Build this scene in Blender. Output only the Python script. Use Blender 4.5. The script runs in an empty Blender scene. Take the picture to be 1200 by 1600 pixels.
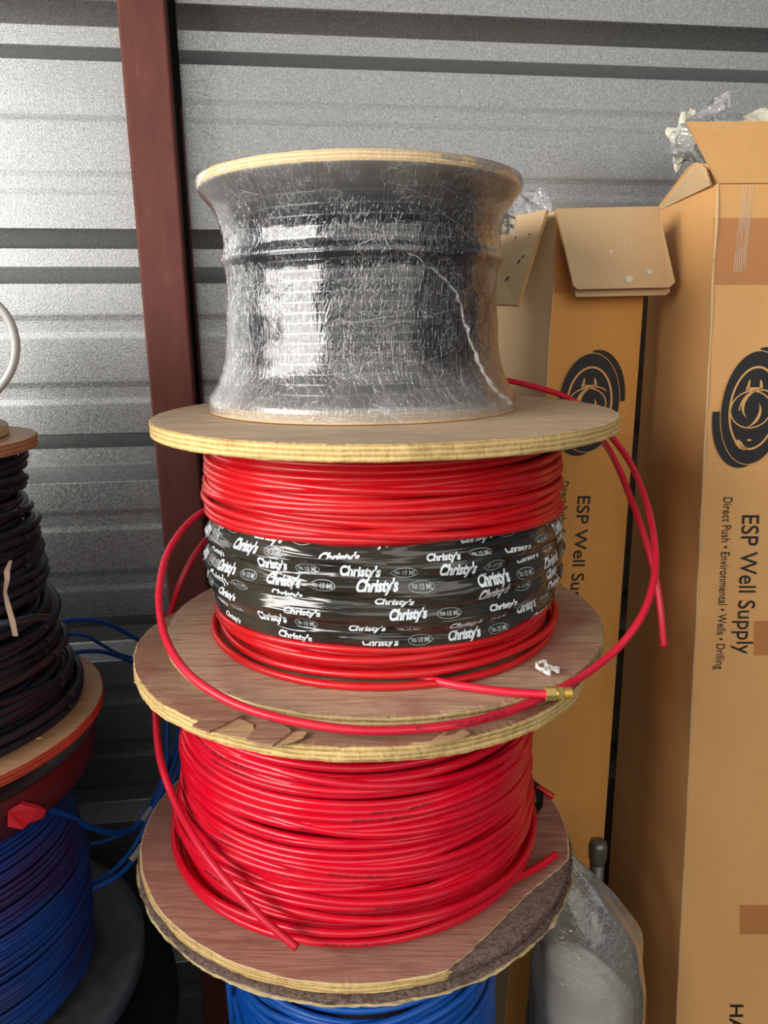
import bpy, bmesh, math, random
from mathutils import Vector, Matrix, noise
import numpy as np
from mathutils.bvhtree import BVHTree

C = bpy.context.scene.collection
PI = math.pi
H = 1.62                      # camera height above the floor

# ------------------------------------------------------------------ camera
PITCH, ROLL, FPX = math.radians(12.93), math.radians(-0.6), 1205.0
FW = Vector((0, math.cos(PITCH), -math.sin(PITCH)))
_r0 = Vector((1, 0, 0)); _u0 = _r0.cross(FW)
RT = math.cos(ROLL)*_r0 + math.sin(ROLL)*_u0
UP = -math.sin(ROLL)*_r0 + math.cos(ROLL)*_u0
cd = bpy.data.cameras.new('camera'); cam = bpy.data.objects.new('camera', cd); C.objects.link(cam)
cam.matrix_world = Matrix(((RT.x, UP.x, -FW.x, 0), (RT.y, UP.y, -FW.y, 0), (RT.z, UP.z, -FW.z, H), (0, 0, 0, 1)))
cd.sensor_fit = 'VERTICAL'; cd.sensor_height = 36.0; cd.lens = 36.0*FPX/1600.0; cd.clip_start = 0.02
bpy.context.scene.camera = cam

# ------------------------------------------------------------------ view, world, light
vs = bpy.context.scene.view_settings
vs.view_transform = 'Standard'; vs.look = 'None'; vs.gamma = 1; vs.use_curve_mapping = False
vs.exposure = 0.12
w = bpy.data.worlds.new('world'); bpy.context.scene.world = w; w.use_nodes = True
bg = w.node_tree.nodes['Background']; bg.inputs[0].default_value = (0.80, 0.88, 1.0, 1); bg.inputs[1].default_value = 0.10

def area(name, loc, target, sx, sy, power, col):
    l = bpy.data.lights.new(name, 'AREA'); l.shape = 'RECTANGLE'; l.size = sx; l.size_y = sy
    l.energy = power; l.color = col
    o = bpy.data.objects.new(name, l); C.objects.link(o); o.location = loc
    d = Vector(target) - Vector(loc)
    o.rotation_euler = d.to_track_quat('-Z', 'Y').to_euler()
    return o
# daylight through the open roller door, in front and to the left of the stack
area('door_daylight', (-2.3, -0.50, 2.20), (0, 1.0, 1.64), 2.6, 1.30, 136, (1.0, 0.97, 0.93))
# broad dim fill lamp added behind the camera to lift the right side
area('front_fill', (1.2, -4.2, 3.5), (0.2, 1.2, 1.62), 8.5, 4.4, 165, (1.0, 0.95, 0.88))

# ------------------------------------------------------------------ pixel helpers (where a thing stands, from its bearing and its distance)
def ray(px, py):
    return (px-600)/FPX*RT + (800-py)/FPX*UP + FW
def at(px, py, Y):
    q = ray(px, py); q = q*(Y/q.y); return Vector((q.x, q.y, q.z+H))
def onz(px, py, z):                    # z relative to the lens
    q = ray(px, py); q = q*(z/q.z); return Vector((q.x, q.y, q.z+H))
def onplane(px, py, p0, n):
    q = ray(px, py); o = Vector((0, 0, H)); t = (Vector(p0)-o).dot(n)/q.dot(n); return o+q*t

# ------------------------------------------------------------------ objects
def link(name, me, m=None, parent=None, smooth=False, label=None):
    o = bpy.data.objects.new(name, me); C.objects.link(o)
    if m is not None:
        for k in (m if isinstance(m, (list, tuple)) else [m]): me.materials.append(k)
    if smooth: me.polygons.foreach_set('use_smooth', [True]*len(me.polygons))
    if parent is not None: o.parent = parent
    if label: o['label'] = label
    return o
def mesh(name, V, F, mats=None):
    me = bpy.data.meshes.new(name); me.from_pydata([tuple(v) for v in V], [], F)
    if mats: me.polygons.foreach_set('material_index', mats)
    me.update(); return me
def tag(o, label, cat, group=None):
    o['label'] = label; o['category'] = cat
    if group: o['group'] = group
    return o
def thing(name, label, cat, loc, rot=(0, 0, 0), group=None):
    o = bpy.data.objects.new(name, None); C.objects.link(o); o.empty_display_size = .05
    o.location = loc; o.rotation_euler = rot
    return tag(o, label, cat, group)
def struct(o):
    o['kind'] = 'structure'; return o

# ------------------------------------------------------------------ materials
def srgb(r, g, b):
    f = lambda c: (c/255/12.92) if c/255 <= .04045 else ((c/255+.055)/1.055)**2.4
    return (f(r), f(g), f(b), 1)
def mat(name, col, rough=.5, metal=0, spec=.5):
    m = bpy.data.materials.new(name); m.use_nodes = True
    b = m.node_tree.nodes['Principled BSDF']
    b.inputs['Base Color'].default_value = col; b.inputs['Roughness'].default_value = rough
    b.inputs['Metallic'].default_value = metal; b.inputs['Specular IOR Level'].default_value = spec
    return m
class NT:
    def __init__(s, m): s.t = m.node_tree; s.b = s.t.nodes.get('Principled BSDF')
    def n(s, typ, **kw):
        x = s.t.nodes.new(typ)
        for k, v in kw.items():
            if k in x.inputs.keys() if isinstance(k, str) else False: x.inputs[k].default_value = v
            else: setattr(x, k, v)
        return x
    def l(s, a, b): s.t.links.new(a, b)
    def coord(s, scale=(1, 1, 1), rot=(0, 0, 0), out='Object'):
        c = s.t.nodes.new('ShaderNodeTexCoord'); mp = s.t.nodes.new('ShaderNodeMapping')
        mp.inputs['Scale'].default_value = scale; mp.inputs['Rotation'].default_value = rot
        s.l(c.outputs[out], mp.inputs[0]); return mp.outputs[0]
    def noise(s, vec, scale, detail=4, rough=.55, dist=0):
        x = s.t.nodes.new('ShaderNodeTexNoise'); x.inputs['Scale'].default_value = scale
        x.inputs['Detail'].default_value = detail; x.inputs['Roughness'].default_value = rough
        x.inputs['Distortion'].default_value = dist; s.l(vec, x.inputs['Vector']); return x.outputs['Fac']
    def ramp(s, fac, stops):
        x = s.t.nodes.new('ShaderNodeValToRGB'); e = x.color_ramp.elements
        while len(e) < len(stops): e.new(.5)
        for i, (p, c) in enumerate(stops): e[i].position = p; e[i].color = c if len(c) == 4 else (*c, 1)
        s.l(fac, x.inputs[0]); return x.outputs[0]
    def mix(s, fac, a, b, mode='MIX'):
        x = s.t.nodes.new('ShaderNodeMix'); x.data_type = 'RGBA'; x.blend_type = mode
        if isinstance(fac, (int, float)): x.inputs[0].default_value = fac
        else: s.l(fac, x.inputs[0])
        for v, i in ((a, 6), (b, 7)):
            if isinstance(v, tuple): x.inputs[i].default_value = v
            else: s.l(v, x.inputs[i])
        return x.outputs[2]
    def bump(s, h, strength=.3, dist=.001, normal=None):
        x = s.t.nodes.new('ShaderNodeBump'); x.inputs['Strength'].default_value = strength
        x.inputs['Distance'].default_value = dist; s.l(h, x.inputs['Height'])
        if normal is not None: s.l(normal, x.inputs['Normal'])
        return x.outputs[0]
    def math(s, op, a, b=0.0):
        x = s.t.nodes.new('ShaderNodeMath'); x.operation = op
        for v, i in ((a, 0), (b, 1)):
            if isinstance(v, (int, float)): x.inputs[i].default_value = v
            else: s.l(v, x.inputs[i])
        return x.outputs[0]

def m_wall():
    m = mat('galvalume_sheet', srgb(150, 152, 153), .40, .88); t = NT(m)
    v = t.coord()
    f = t.noise(v, 420, 3, .6)
    col = t.ramp(f, [(.35, srgb(130, 132, 134)), (.65, srgb(178, 179, 178))])
    big = t.noise(v, 3.0, 3)
    t.l(t.mix(t.math('MULTIPLY', big, .35), col, srgb(128, 127, 122)), t.b.inputs['Base Color'])
    t.l(t.ramp(t.noise(v, 200, 2), [(.3, (.32,)*3), (.7, (.46,)*3)]), t.b.inputs['Roughness'])
    t.l(t.bump(t.noise(t.coord((1, 1, 1)), 520, 2, .5), .55, .0007), t.b.inputs['Normal'])
    return m
def m_wood(name, c1, c2, c3, scale=(2, 26, 26), rot=(0, 0, 0), rough=.62, bump=.5, stain=None, seed=0):
    m = mat(name, c1, rough, 0, .35); t = NT(m)
    v = t.coord(scale, rot)
    warp = t.noise(t.coord((1, 3, 3), rot), 2.4+seed, 3)
    g = t.noise(v, 3.2+seed*.3, 7, .62, .9)
    g2 = t.noise(t.coord((scale[0]*2, scale[1]*7, scale[2]*7), rot), 5, 3, .6)
    c = t.ramp(g, [(.30, c3), (.44, c1), (.52, c2), (.60, c1), (.72, c3)])
    c = t.mix(t.ramp(g2, [(.36, (.85,)*3), (.50, (0,)*3)]), c, c3)
    c = t.mix(t.math('MULTIPLY', warp, .5), c, c2)
    if stain:
        sm = t.noise(t.coord(), 5.5+seed, 4, .6)
        c = t.mix(t.ramp(sm, [(.5, (0, 0, 0)), (.66, (.75,)*3)]), c, stain)
    t.l(c, t.b.inputs['Base Color'])
    t.l(t.bump(t.math('ADD', g, t.math('MULTIPLY', g2, .6)), bump, .0012), t.b.inputs['Normal'])
    return m
def m_edge(name, light, mid, dark, pitch=.0052):
    m = mat(name, mid, .8, 0, .2); t = NT(m)
    v = t.coord((1, 1, 1))
    sep = t.n('ShaderNodeSeparateXYZ'); t.l(v, sep.inputs[0])
    wob = t.noise(t.coord((1, 1, 1)), 22, 3)
    z = t.math('ADD', t.math('MULTIPLY', sep.outputs[2], 2*PI/pitch), t.math('MULTIPLY', wob, 2.6))
    s = t.math('SINE', z)
    s = t.math('ADD', t.math('MULTIPLY', s, .22), .56)
    rag = t.math('ADD', t.math('MULTIPLY', t.noise(t.coord((1, 1, .15)), 300, 3, .7), .6), t.math('MULTIPLY', t.noise(t.coord((1, 1, 2)), 120, 4, .7), .4))
    f = t.math('ADD', t.math('MULTIPLY', s, .55), t.math('MULTIPLY', rag, .5))
    big = t.noise(t.coord((1, 1, 1)), 9, 4, .65)
    c = t.ramp(f, [(.3, dark), (.45, mid), (.62, light)])
    c = t.mix(t.ramp(big, [(.52, (0, 0, 0)), (.72, (.5,)*3)]), c, dark)
    t.l(c, t.b.inputs['Base Color'])
    t.l(t.bump(f, .9, .002), t.b.inputs['Normal'])
    return m
def m_tube(name, c, dusty, rough=.33, spec=.5, sss=0.0):
    m = mat(name, c, rough, 0, spec); t = NT(m)
    f = t.noise(t.coord(), 16, 5, .6)
    g = t.noise(t.coord((1, 1, 6)), 60, 3, .6)
    k = t.math('MULTIPLY', f, g)
    t.l(t.mix(t.ramp(k, [(.2, (0, 0, 0)), (.45, (.4,)*3)]), c, dusty), t.b.inputs['Base Color'])
    t.l(t.ramp(f, [(.35, (rough*.75,)*3), (.7, (rough*1.4,)*3)]), t.b.inputs['Roughness'])
    t.l(t.bump(t.noise(t.coord(), 300, 2), .08, .0008), t.b.inputs['Normal'])
    return m
def m_card(name, c, dirt, scale=1.0, rot=0):
    m = mat(name, c, .68, 0, .28); t = NT(m)
    fib = t.noise(t.coord((1, 1, 3)), 240, 4, .7)
    blot = t.noise(t.coord((1, 1, .5)), 5, 5, .6)
    flute = t.noise(t.coord((.6, .6, 24)), 14, 3, .6)
    c1 = t.mix(t.ramp(fib, [(.35, (0, 0, 0)), (.7, (.4,)*3)]), c, dirt)
    c2 = t.mix(t.ramp(blot, [(.4, (0, 0, 0)), (.75, (.5,)*3)]), c1, dirt)
    c3 = t.mix(t.ramp(flute, [(.55, (0, 0, 0)), (.8, (.16,)*3)]), c2, dirt)
    t.l(c3, t.b.inputs['Base Color'])
    t.l(t.bump(t.math('ADD', t.math('MULTIPLY', flute, .5), t.math('MULTIPLY', t.noise(t.coord(), 26, 3), 1.2)), .28, .004), t.b.inputs['Normal'])
    return m
def m_film(name, haze=.16, scale=1.0, bumps=1.0, polar=False, hazecol=(.8, .8, .8, 1), painted_glint=.5, gloss=1.4, rough=.12):
    m = bpy.data.materials.new(name); m.use_nodes = True; tr = m.node_tree; tr.nodes.clear()
    t = NT(m); out = t.n('ShaderNodeOutputMaterial')
    v = t.coord()
    if polar:                       # unrolled round the spool, so creases follow the winding
        sp = t.n('ShaderNodeSeparateXYZ'); t.l(v, sp.inputs[0])
        ang = t.math('MULTIPLY', t.math('ARCTAN2', sp.outputs[1], sp.outputs[0]), .19)
        cb_ = t.n('ShaderNodeCombineXYZ'); t.l(ang, cb_.inputs[0]); t.l(sp.outputs[2], cb_.inputs[1]); v = cb_.outputs[0]
    def mapped(sc, rot=0.0):
        mp = t.n('ShaderNodeMapping'); mp.inputs['Scale'].default_value = sc; mp.inputs['Rotation'].default_value = (0, 0, rot); t.l(v, mp.inputs[0]); return mp.outputs[0]
    def vor(vec, sc):
        x = t.n('ShaderNodeTexVoronoi'); x.feature = 'DISTANCE_TO_EDGE'; x.inputs['Scale'].default_value = sc; t.l(vec, x.inputs['Vector']); return x.outputs['Distance']
    def warp(vec, sc, k):
        x = t.n('ShaderNodeTexNoise'); x.inputs['Scale'].default_value = sc; x.inputs['Detail'].default_value = 2; t.l(vec, x.inputs['Vector'])
        y = t.n('ShaderNodeVectorMath'); y.operation = 'SCALE'; t.l(x.outputs['Color'], y.inputs[0]); y.inputs['Scale'].default_value = k
        z = t.n('ShaderNodeVectorMath'); z.operation = 'ADD'; t.l(vec, z.inputs[0]); t.l(y.outputs[0], z.inputs[1]); return z.outputs[0]
    SC = scale*1.5; w1 = warp(mapped((1, .38, 1), .25), 12*scale, .05); w2 = warp(mapped((1, .30, 1), -.3), 20*scale, .03); w3 = warp(mapped((.2, 1, 1), .35), 9*scale, .04)
    d1 = vor(w1, 95*SC); d2 = vor(w2, 150*SC); d3 = vor(w3, 40*SC)
    patch = t.noise(v, 11*scale, 3, .6); patch2 = t.noise(v, 23*scale, 2, .6)
    h = t.math('ADD', t.math('ADD', t.math('MINIMUM', d1, .16), t.math('MULTIPLY', t.math('MINIMUM', d2, .14), .7)), t.math('MULTIPLY', t.noise(v, 60*scale, 3, .6), .35))
    bn = t.bump(h, 1.0, .0045*bumps)
    gl = t.n('ShaderNodeBsdfGlossy'); gl.inputs['Roughness'].default_value = rough; gl.inputs['Color'].default_value = (1, 1, 1, 1); t.l(bn, gl.inputs['Normal'])
    tp = t.n('ShaderNodeBsdfTransparent'); tp.inputs[0].default_value = (.95, .95, .96, 1)
    df = t.n('ShaderNodeBsdfDiffuse'); df.inputs[0].default_value = hazecol
    tl = t.n('ShaderNodeBsdfTranslucent'); tl.inputs[0].default_value = hazecol
    hz = t.n('ShaderNodeMixShader'); hz.inputs[0].default_value = .4; t.l(df.outputs[0], hz.inputs[1]); t.l(tl.outputs[0], hz.inputs[2])
    a = t.n('ShaderNodeMixShader')
    l1 = t.math('MULTIPLY', t.math('LESS_THAN', d1, .014), t.math('GREATER_THAN', patch, .48))
    l2 = t.math('MULTIPLY', t.math('LESS_THAN', d2, .014), t.math('GREATER_THAN', patch2, .48))
    l3 = t.math('MULTIPLY', t.math('LESS_THAN', d3, .006), t.math('GREATER_THAN', patch2, .47))
    ln = t.math('MINIMUM', t.math('ADD', t.math('ADD', l1, l2), l3), 1.0)  # thin white lines along creases, glints painted in as diffuse colour
    hb = t.math('MULTIPLY', patch, haze*1.9)
    if polar:                       # haze painted in towards the flanges, where the free film looks lit
        e = t.math('ABSOLUTE', t.math('SUBTRACT', sp.outputs[2], .150))
        e = t.math('MULTIPLY', t.math('MAXIMUM', t.math('SUBTRACT', e, .075), 0.0), 5.5)
        hb = t.math('ADD', hb, t.math('MULTIPLY', e, t.math('ADD', patch2, .4)))
    hf = t.math('ADD', hb, t.math('MULTIPLY', ln, painted_glint))
    t.l(hf, a.inputs[0]); t.l(tp.outputs[0], a.inputs[1]); t.l(hz.outputs[0], a.inputs[2])
    bn2 = t.bump(h, 1.0, .0004*bumps)
    g2 = t.n('ShaderNodeBsdfGlossy'); g2.inputs['Roughness'].default_value = rough*1.1; t.l(bn2, g2.inputs['Normal'])
    gm = t.n('ShaderNodeMixShader'); gm.inputs[0].default_value = .62; t.l(gl.outputs[0], gm.inputs[1]); t.l(g2.outputs[0], gm.inputs[2]); gl = gm
    fr = t.n('ShaderNodeFresnel'); fr.inputs[0].default_value = 1.48; t.l(bn2, fr.inputs['Normal'])
    b = t.n('ShaderNodeMixShader'); t.l(t.math('MINIMUM', t.math('MULTIPLY', fr.outputs[0], gloss), .9), b.inputs[0])
    t.l(a.outputs[0], b.inputs[1]); t.l(gl.outputs[0], b.inputs[2]); t.l(b.outputs[0], out.inputs[0])
    return m

M_wall = m_wall()
M_floor = mat('dark_floor', srgb(40, 38, 36), .85); 
M_col = mat('red_oxide_primer', srgb(104, 60, 56), .6, 0, .12)
t = NT(M_col); f = t.noise(t.coord((1, 1, .3)), 40, 5, .7)
t.l(t.ramp(f, [(.3, srgb(86, 48, 42)), (.62, srgb(98, 57, 50)), (.8, srgb(116, 80, 72))]), t.b.inputs['Base Color'])
M_black = mat('black_rubber', srgb(14, 14, 15), .6)
M_plyA = m_wood('pale_birch_ply', srgb(196, 172, 138), srgb(212, 190, 156), srgb(176, 148, 112), rough=.7, bump=.2)
M_plyAe = m_edge('pale_birch_edge', srgb(226, 202, 160), srgb(206, 176, 132), srgb(168, 128, 88), .004)
M_plyC = m_wood('weathered_grey_ply', srgb(188, 160, 130), srgb(212, 186, 154), srgb(138, 110, 86), (2, 30, 30), (0, 0, .45), stain=srgb(176, 156, 130))
M_plyD = m_wood('reddish_brown_ply', srgb(178, 144, 118), srgb(206, 174, 146), srgb(134, 98, 78), (1.6, 18, 18), (0, 0, -.12), stain=srgb(162, 112, 96), seed=1)
M_plyE = m_wood('split_brown_ply', srgb(162, 126, 102), srgb(184, 146, 118), srgb(108, 76, 60), (2, 30, 30), (0, 0, .62), bump=.9, stain=srgb(152, 94, 76), seed=2)
M_plyF = m_wood('reddish_veneer', srgb(168, 120, 102), srgb(186, 140, 120), srgb(122, 80, 66), (2, 26, 26), (0, 0, .85), bump=.8, stain=srgb(150, 112, 96), seed=3)
M_plyL = m_wood('smooth_tan_ply', srgb(178, 138, 98), srgb(192, 152, 112), srgb(160, 120, 84), (2, 18, 18), (0, 0, .4), rough=.5, bump=.15, seed=1)
M_edge = m_edge('raw_ply_edge', srgb(224, 196, 134), srgb(196, 160, 100), srgb(104, 76, 48))
M_edgeD = m_edge('dirty_ply_edge', srgb(206, 182, 132), srgb(150, 124, 88), srgb(62, 48, 36))
M_edgeR = m_edge('red_sprayed_edge', srgb(190, 84, 62), srgb(160, 62, 46), srgb(110, 52, 40))
M_edgeB = m_edge('brown_smooth_edge', srgb(178, 134, 96), srgb(156, 110, 76), srgb(112, 70, 50))
M_fibre = m_wood('dark_torn_fibre_board', srgb(70, 52, 46), srgb(150, 128, 116), srgb(38, 26, 22), (40, 55, 55), (0, 0, .85), rough=.9, bump=1.0)
M_splint = m_wood('fresh_torn_wood', srgb(186, 150, 110), srgb(206, 172, 128), srgb(136, 98, 68), (2, 40, 40), (0, 0, .62), rough=.85, bump=1.0)
M_pale = mat('pale_ply_layer', srgb(214, 190, 140), .8)
M_red = m_tube('red_tubing', srgb(205, 16, 26), srgb(176, 60, 56))
M_red2 = m_tube('crimson_tubing', srgb(218, 8, 40), srgb(190, 52, 68), .27)
M_hose = m_tube('coral_red_hose', srgb(216, 30, 56), srgb(214, 66, 84), .36)
M_redcut = mat('hose_cut_end', srgb(120, 12, 18), .5)
M_blue = m_tube('blue_cable', srgb(8, 84, 176), srgb(60, 110, 170), .42)
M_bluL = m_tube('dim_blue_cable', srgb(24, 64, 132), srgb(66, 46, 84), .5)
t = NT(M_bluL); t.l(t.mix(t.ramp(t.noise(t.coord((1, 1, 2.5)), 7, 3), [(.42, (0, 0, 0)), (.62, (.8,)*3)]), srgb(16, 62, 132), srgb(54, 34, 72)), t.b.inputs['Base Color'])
M_blk = m_tube('black_cable', srgb(16, 25, 38), srgb(40, 48, 60), .5)
M_brn = m_tube('old_brown_black_cable', srgb(34, 28, 28), srgb(84, 60, 44), .6)
M_coil = m_tube('glossy_black_pipe', srgb(14, 18, 27), srgb(30, 38, 54), .14, .8)
M_wht = mat('milky_tubing', srgb(176, 172, 166), .35)
M_nylon = mat('white_nylon', srgb(236, 236, 230), .35)
M_brass = mat('brass', srgb(232, 200, 118), .36, .75)
M_card = m_card('cardboard', srgb(226, 174, 112), srgb(204, 150, 90))
M_cardA = m_card('cardboard_orange', srgb(216, 156, 82), srgb(192, 134, 66))
M_cardG = m_card('cardboard_faded', srgb(210, 180, 138), srgb(190, 160, 118))
M_cardW = m_card('cardboard_worn', srgb(222, 184, 138), srgb(196, 156, 110))
M_cardE = m_edge('cardboard_cut_edge', srgb(206, 164, 112), srgb(170, 126, 82), srgb(110, 78, 50), .002)
M_ink = mat('black_print', srgb(34, 32, 30), .6)
M_tape = mat('brown_packing_tape', srgb(176, 116, 62), .22, 0, .6)
M_fil = bpy.data.materials.new('filament_tape')
M_white = mat('white_print', srgb(226, 236, 240), .5)
M_greyprint = mat('grey_print', srgb(176, 184, 186), .5)
M_wrap = mat('black_polythene_wrap', srgb(34, 34, 31), .15, 0, .8)
t = NT(M_wrap)
t.l(t.ramp(t.noise(t.coord(), 9, 4), [(.35, srgb(30, 30, 28)), (.7, srgb(62, 60, 50))]), t.b.inputs['Base Color'])
t.l(t.bump(t.noise(t.coord((1, 1, 11)), 8, 2, .45, .6), .8, .008), t.b.inputs['Normal'])
M_smear = mat('tube_print', srgb(70, 12, 18), .5)
M_grey = mat('dark_grey_plastic', srgb(52, 52, 54), .5)
t = NT(M_grey)
t.l(t.ramp(t.noise(t.coord(), 30, 6, .7), [(.4, srgb(66, 66, 68)), (.62, srgb(82, 81, 81)), (.8, srgb(120, 118, 116))]), t.b.inputs['Base Color'])
M_maroon = mat('maroon_plastic', srgb(84, 26, 28), .42)
M_pipe = mat('grey_galvanised', srgb(120, 118, 108), .4, .7)
M_film = m_film('stretch_film', .035, 1.0, 1.0, True, painted_glint=.40, gloss=2.3)
M_bag = m_film('polythene_bag', .27, .35, 1.3, False, (.80, .79, .76, 1), .12, 2.4)
M_fill = mat('pale_bag_contents', srgb(206, 202, 184), .8)
M_foam = mat('cream_foam', srgb(214, 210, 190), .8)
M_redtape = mat('red_tape', srgb(206, 40, 52), .4)
M_paper = mat('pale_paper_strip', srgb(226, 200, 172), .7)
M_yel = mat('yellow_cable_mark', srgb(168, 160, 60), .5)
# clear filament tape: fine strands on a thin clear sheet
def m_filament():
    m = M_fil; m.use_nodes = True; m.node_tree.nodes.clear(); t = NT(m); out = t.n('ShaderNodeOutputMaterial')
    v = t.coord((1, 1, 1)); sep = t.n('ShaderNodeSeparateXYZ'); t.l(v, sep.inputs[0])
    s = t.math('SINE', t.math('MULTIPLY', sep.outputs[0], 2*PI/.0032))
    k = t.math('GREATER_THAN', s, .45)
    n = t.math('GREATER_THAN', t.noise(t.coord((1, 1, .2)), 90, 2), .42)
    fac = t.math('ADD', t.math('MULTIPLY', t.math('MULTIPLY', k, n), .5), .12)
    tp = t.n('ShaderNodeBsdfTransparent'); df = t.n('ShaderNodeBsdfPrincipled'); df.inputs['Base Color'].default_value = srgb(226, 206, 180); df.inputs['Roughness'].default_value = .3
    x = t.n('ShaderNodeMixShader'); t.l(fac, x.inputs[0]); t.l(tp.outputs[0], x.inputs[1]); t.l(df.outputs[0], x.inputs[2]); t.l(x.outputs[0], out.inputs[0])
m_filament()

# ------------------------------------------------------------------ shape helpers
def catmull(P, n=10, closed=False):
    P = [Vector(p) for p in P]; out = []; N = len(P)
    rng = range(N if closed else N-1)
    for i in rng:
        if closed: a, b, c, d = P[i-1], P[i], P[(i+1) % N], P[(i+2) % N]
        else: a, b, c, d = P[max(i-1, 0)], P[i], P[i+1], P[min(i+2, N-1)]
        for k in range(n):
            t = k/n
            out.append(.5*((2*b)+(c-a)*t+(2*a-5*b+4*c-d)*t*t+(3*b-a-3*c+d)*t**3))
    if not closed: out.append(P[-1])
    return out
def tube_geo(pts, r, sides=10, cap=True, V=None, F=None, flat=1.0):
    V = [] if V is None else V; F = [] if F is None else F
    n = len(pts); base = len(V); nrm = None
    for i, p in enumerate(pts):
        tdir = (pts[min(i+1, n-1)] - pts[max(i-1, 0)]); tdir = tdir.normalized() if tdir.length > 1e-9 else Vector((1, 0, 0))
        if nrm is None:
            nrm = Vector((0, 0, 1)); nrm = (nrm - tdir*nrm.dot(tdir))
            if nrm.length < 1e-3: nrm = Vector((1, 0, 0)) - tdir*tdir.x
            nrm.normalize()
        else:
            nrm = nrm - tdir*nrm.dot(tdir); nrm.normalize()
        bi = tdir.cross(nrm); rr = r(i/(n-1)) if callable(r) else r
        for k in range(sides):
            a = 2*PI*k/sides
            V.append(p + nrm*math.cos(a)*rr + bi*math.sin(a)*rr*flat)
    for i in range(n-1):
        for k in range(sides):
            a = base+i*sides+k; b = base+i*sides+(k+1) % sides
            F.append((a, b, b+sides, a+sides))
    if cap:
        F.append(tuple(base+k for k in range(sides))[::-1]); F.append(tuple(base+(n-1)*sides+k for k in range(sides)))
    return V, F
def tube(name, pts, r, m, parent=None, sides=10, label=None, flat=1.0):
    V, F = tube_geo(pts, r, sides, flat=flat)
    return link(name, mesh(name, V, F), m, parent, True, label)
def lathe(profile, n=96, fn=None, closed_ends=True):
    V = []; F = []; m = len(profile)
    for i in range(n):
        a = 2*PI*i/n
        for j, (r, z) in enumerate(profile):
            dr = fn(a, z, j) if fn else 0
            V.append((math.cos(a)*(r+dr), math.sin(a)*(r+dr), z))
    for i in range(n):
        for j in range(m-1):
            a = i*m+j; b = ((i+1) % n)*m+j
            F.append((a, b, b+1, a+1))
    if closed_ends:
        F.append(tuple(i*m for i in range(n))[::-1]); F.append(tuple(i*m+m-1 for i in range(n)))
    return V, F
def flange(name, c, R, th, mf, me_, parent, seed=1, rag=.0012, label=None, cut=None, torn=None):
    """plywood disc, top face at z=c.z; ragged edge; optional chord cut (nx, ny, d)"""
    rnd = random.Random(seed); n = 420; V = []; F = []; mi = []
    zs = [0, -.0012, -th*.35, -th*.7, -th+.0012, -th]
    off = [-.0016, 0, 0, 0, 0, -.0016]
    inner = [.0, .25*R, .6*R, .9*R]
    def edge_r(a, j):
        q = noise.noise(Vector((math.cos(a)*7+seed*3, math.sin(a)*7, j*.5)))*rag*1.3
        q += noise.noise(Vector((math.cos(a)*38+seed*3, math.sin(a)*38, j*2.1)))*rag*.55
        return q
    def lim(x, y):
        if cut:
            nx, ny, d = cut; s = x*nx+y*ny
            wob = noise.noise(Vector((x*60, y*60, 1)))*.0022+noise.noise(Vector((x*14, y*14, 1)))*.004
            if s > d+wob: k = s-d-wob; return x-nx*k, y-ny*k
        return x, y
    rings = []
    for j in range(len(zs)):
        ring = []
        for i in range(n):
            a = 2*PI*i/n; rr = R+off[j]+edge_r(a, j)
            x, y = lim(math.cos(a)*rr, math.sin(a)*rr)
            chip = 0
            if j == 0: chip = -abs(noise.noise(Vector((math.cos(a)*30+seed, math.sin(a)*30, 7))))*rag*.9
            ring.append(len(V)); V.append((c[0]+x, c[1]+y, c[2]+zs[j]+chip))
        rings.append(ring)
    for j in range(len(rings)-1):
        for i in range(n):
            F.append((rings[j][i], rings[j+1][i], rings[j+1][(i+1) % n], rings[j][(i+1) % n]))
            q = V[rings[j][i]]; mi.append(0 if torn and (q[0]-c[0])*torn[0]+(q[1]-c[1])*torn[1] > torn[2]+.006*noise.noise(Vector((q[0]*90, q[1]*90, 0))) else 1)
    for top in (True, False):
        prev = rings[0] if top else rings[-1]
        for fr in (.97, .85, .6, .3):
            ring = []
            for i in range(n):
                x = (V[prev[i]][0]-c[0]); y = (V[prev[i]][1]-c[1]); a = math.atan2(y, x)
                src = rings[0][i] if top else rings[-1][i]
                x = (V[src][0]-c[0])*fr; y = (V[src][1]-c[1])*fr
                ring.append(len(V)); V.append((c[0]+x, c[1]+y, c[2]+(0 if top else -th)))
            for i in range(n):
                f = (prev[i], prev[(i+1) % n], ring[(i+1) % n], ring[i]); F.append(f if top else f[::-1]); mi.append(0)
            prev = ring
        F.append(tuple(prev) if top else tuple(prev[::-1])); mi.append(0)
    return link(name, mesh(name, V, F, mi), [mf, me_], parent, False, label)
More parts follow.
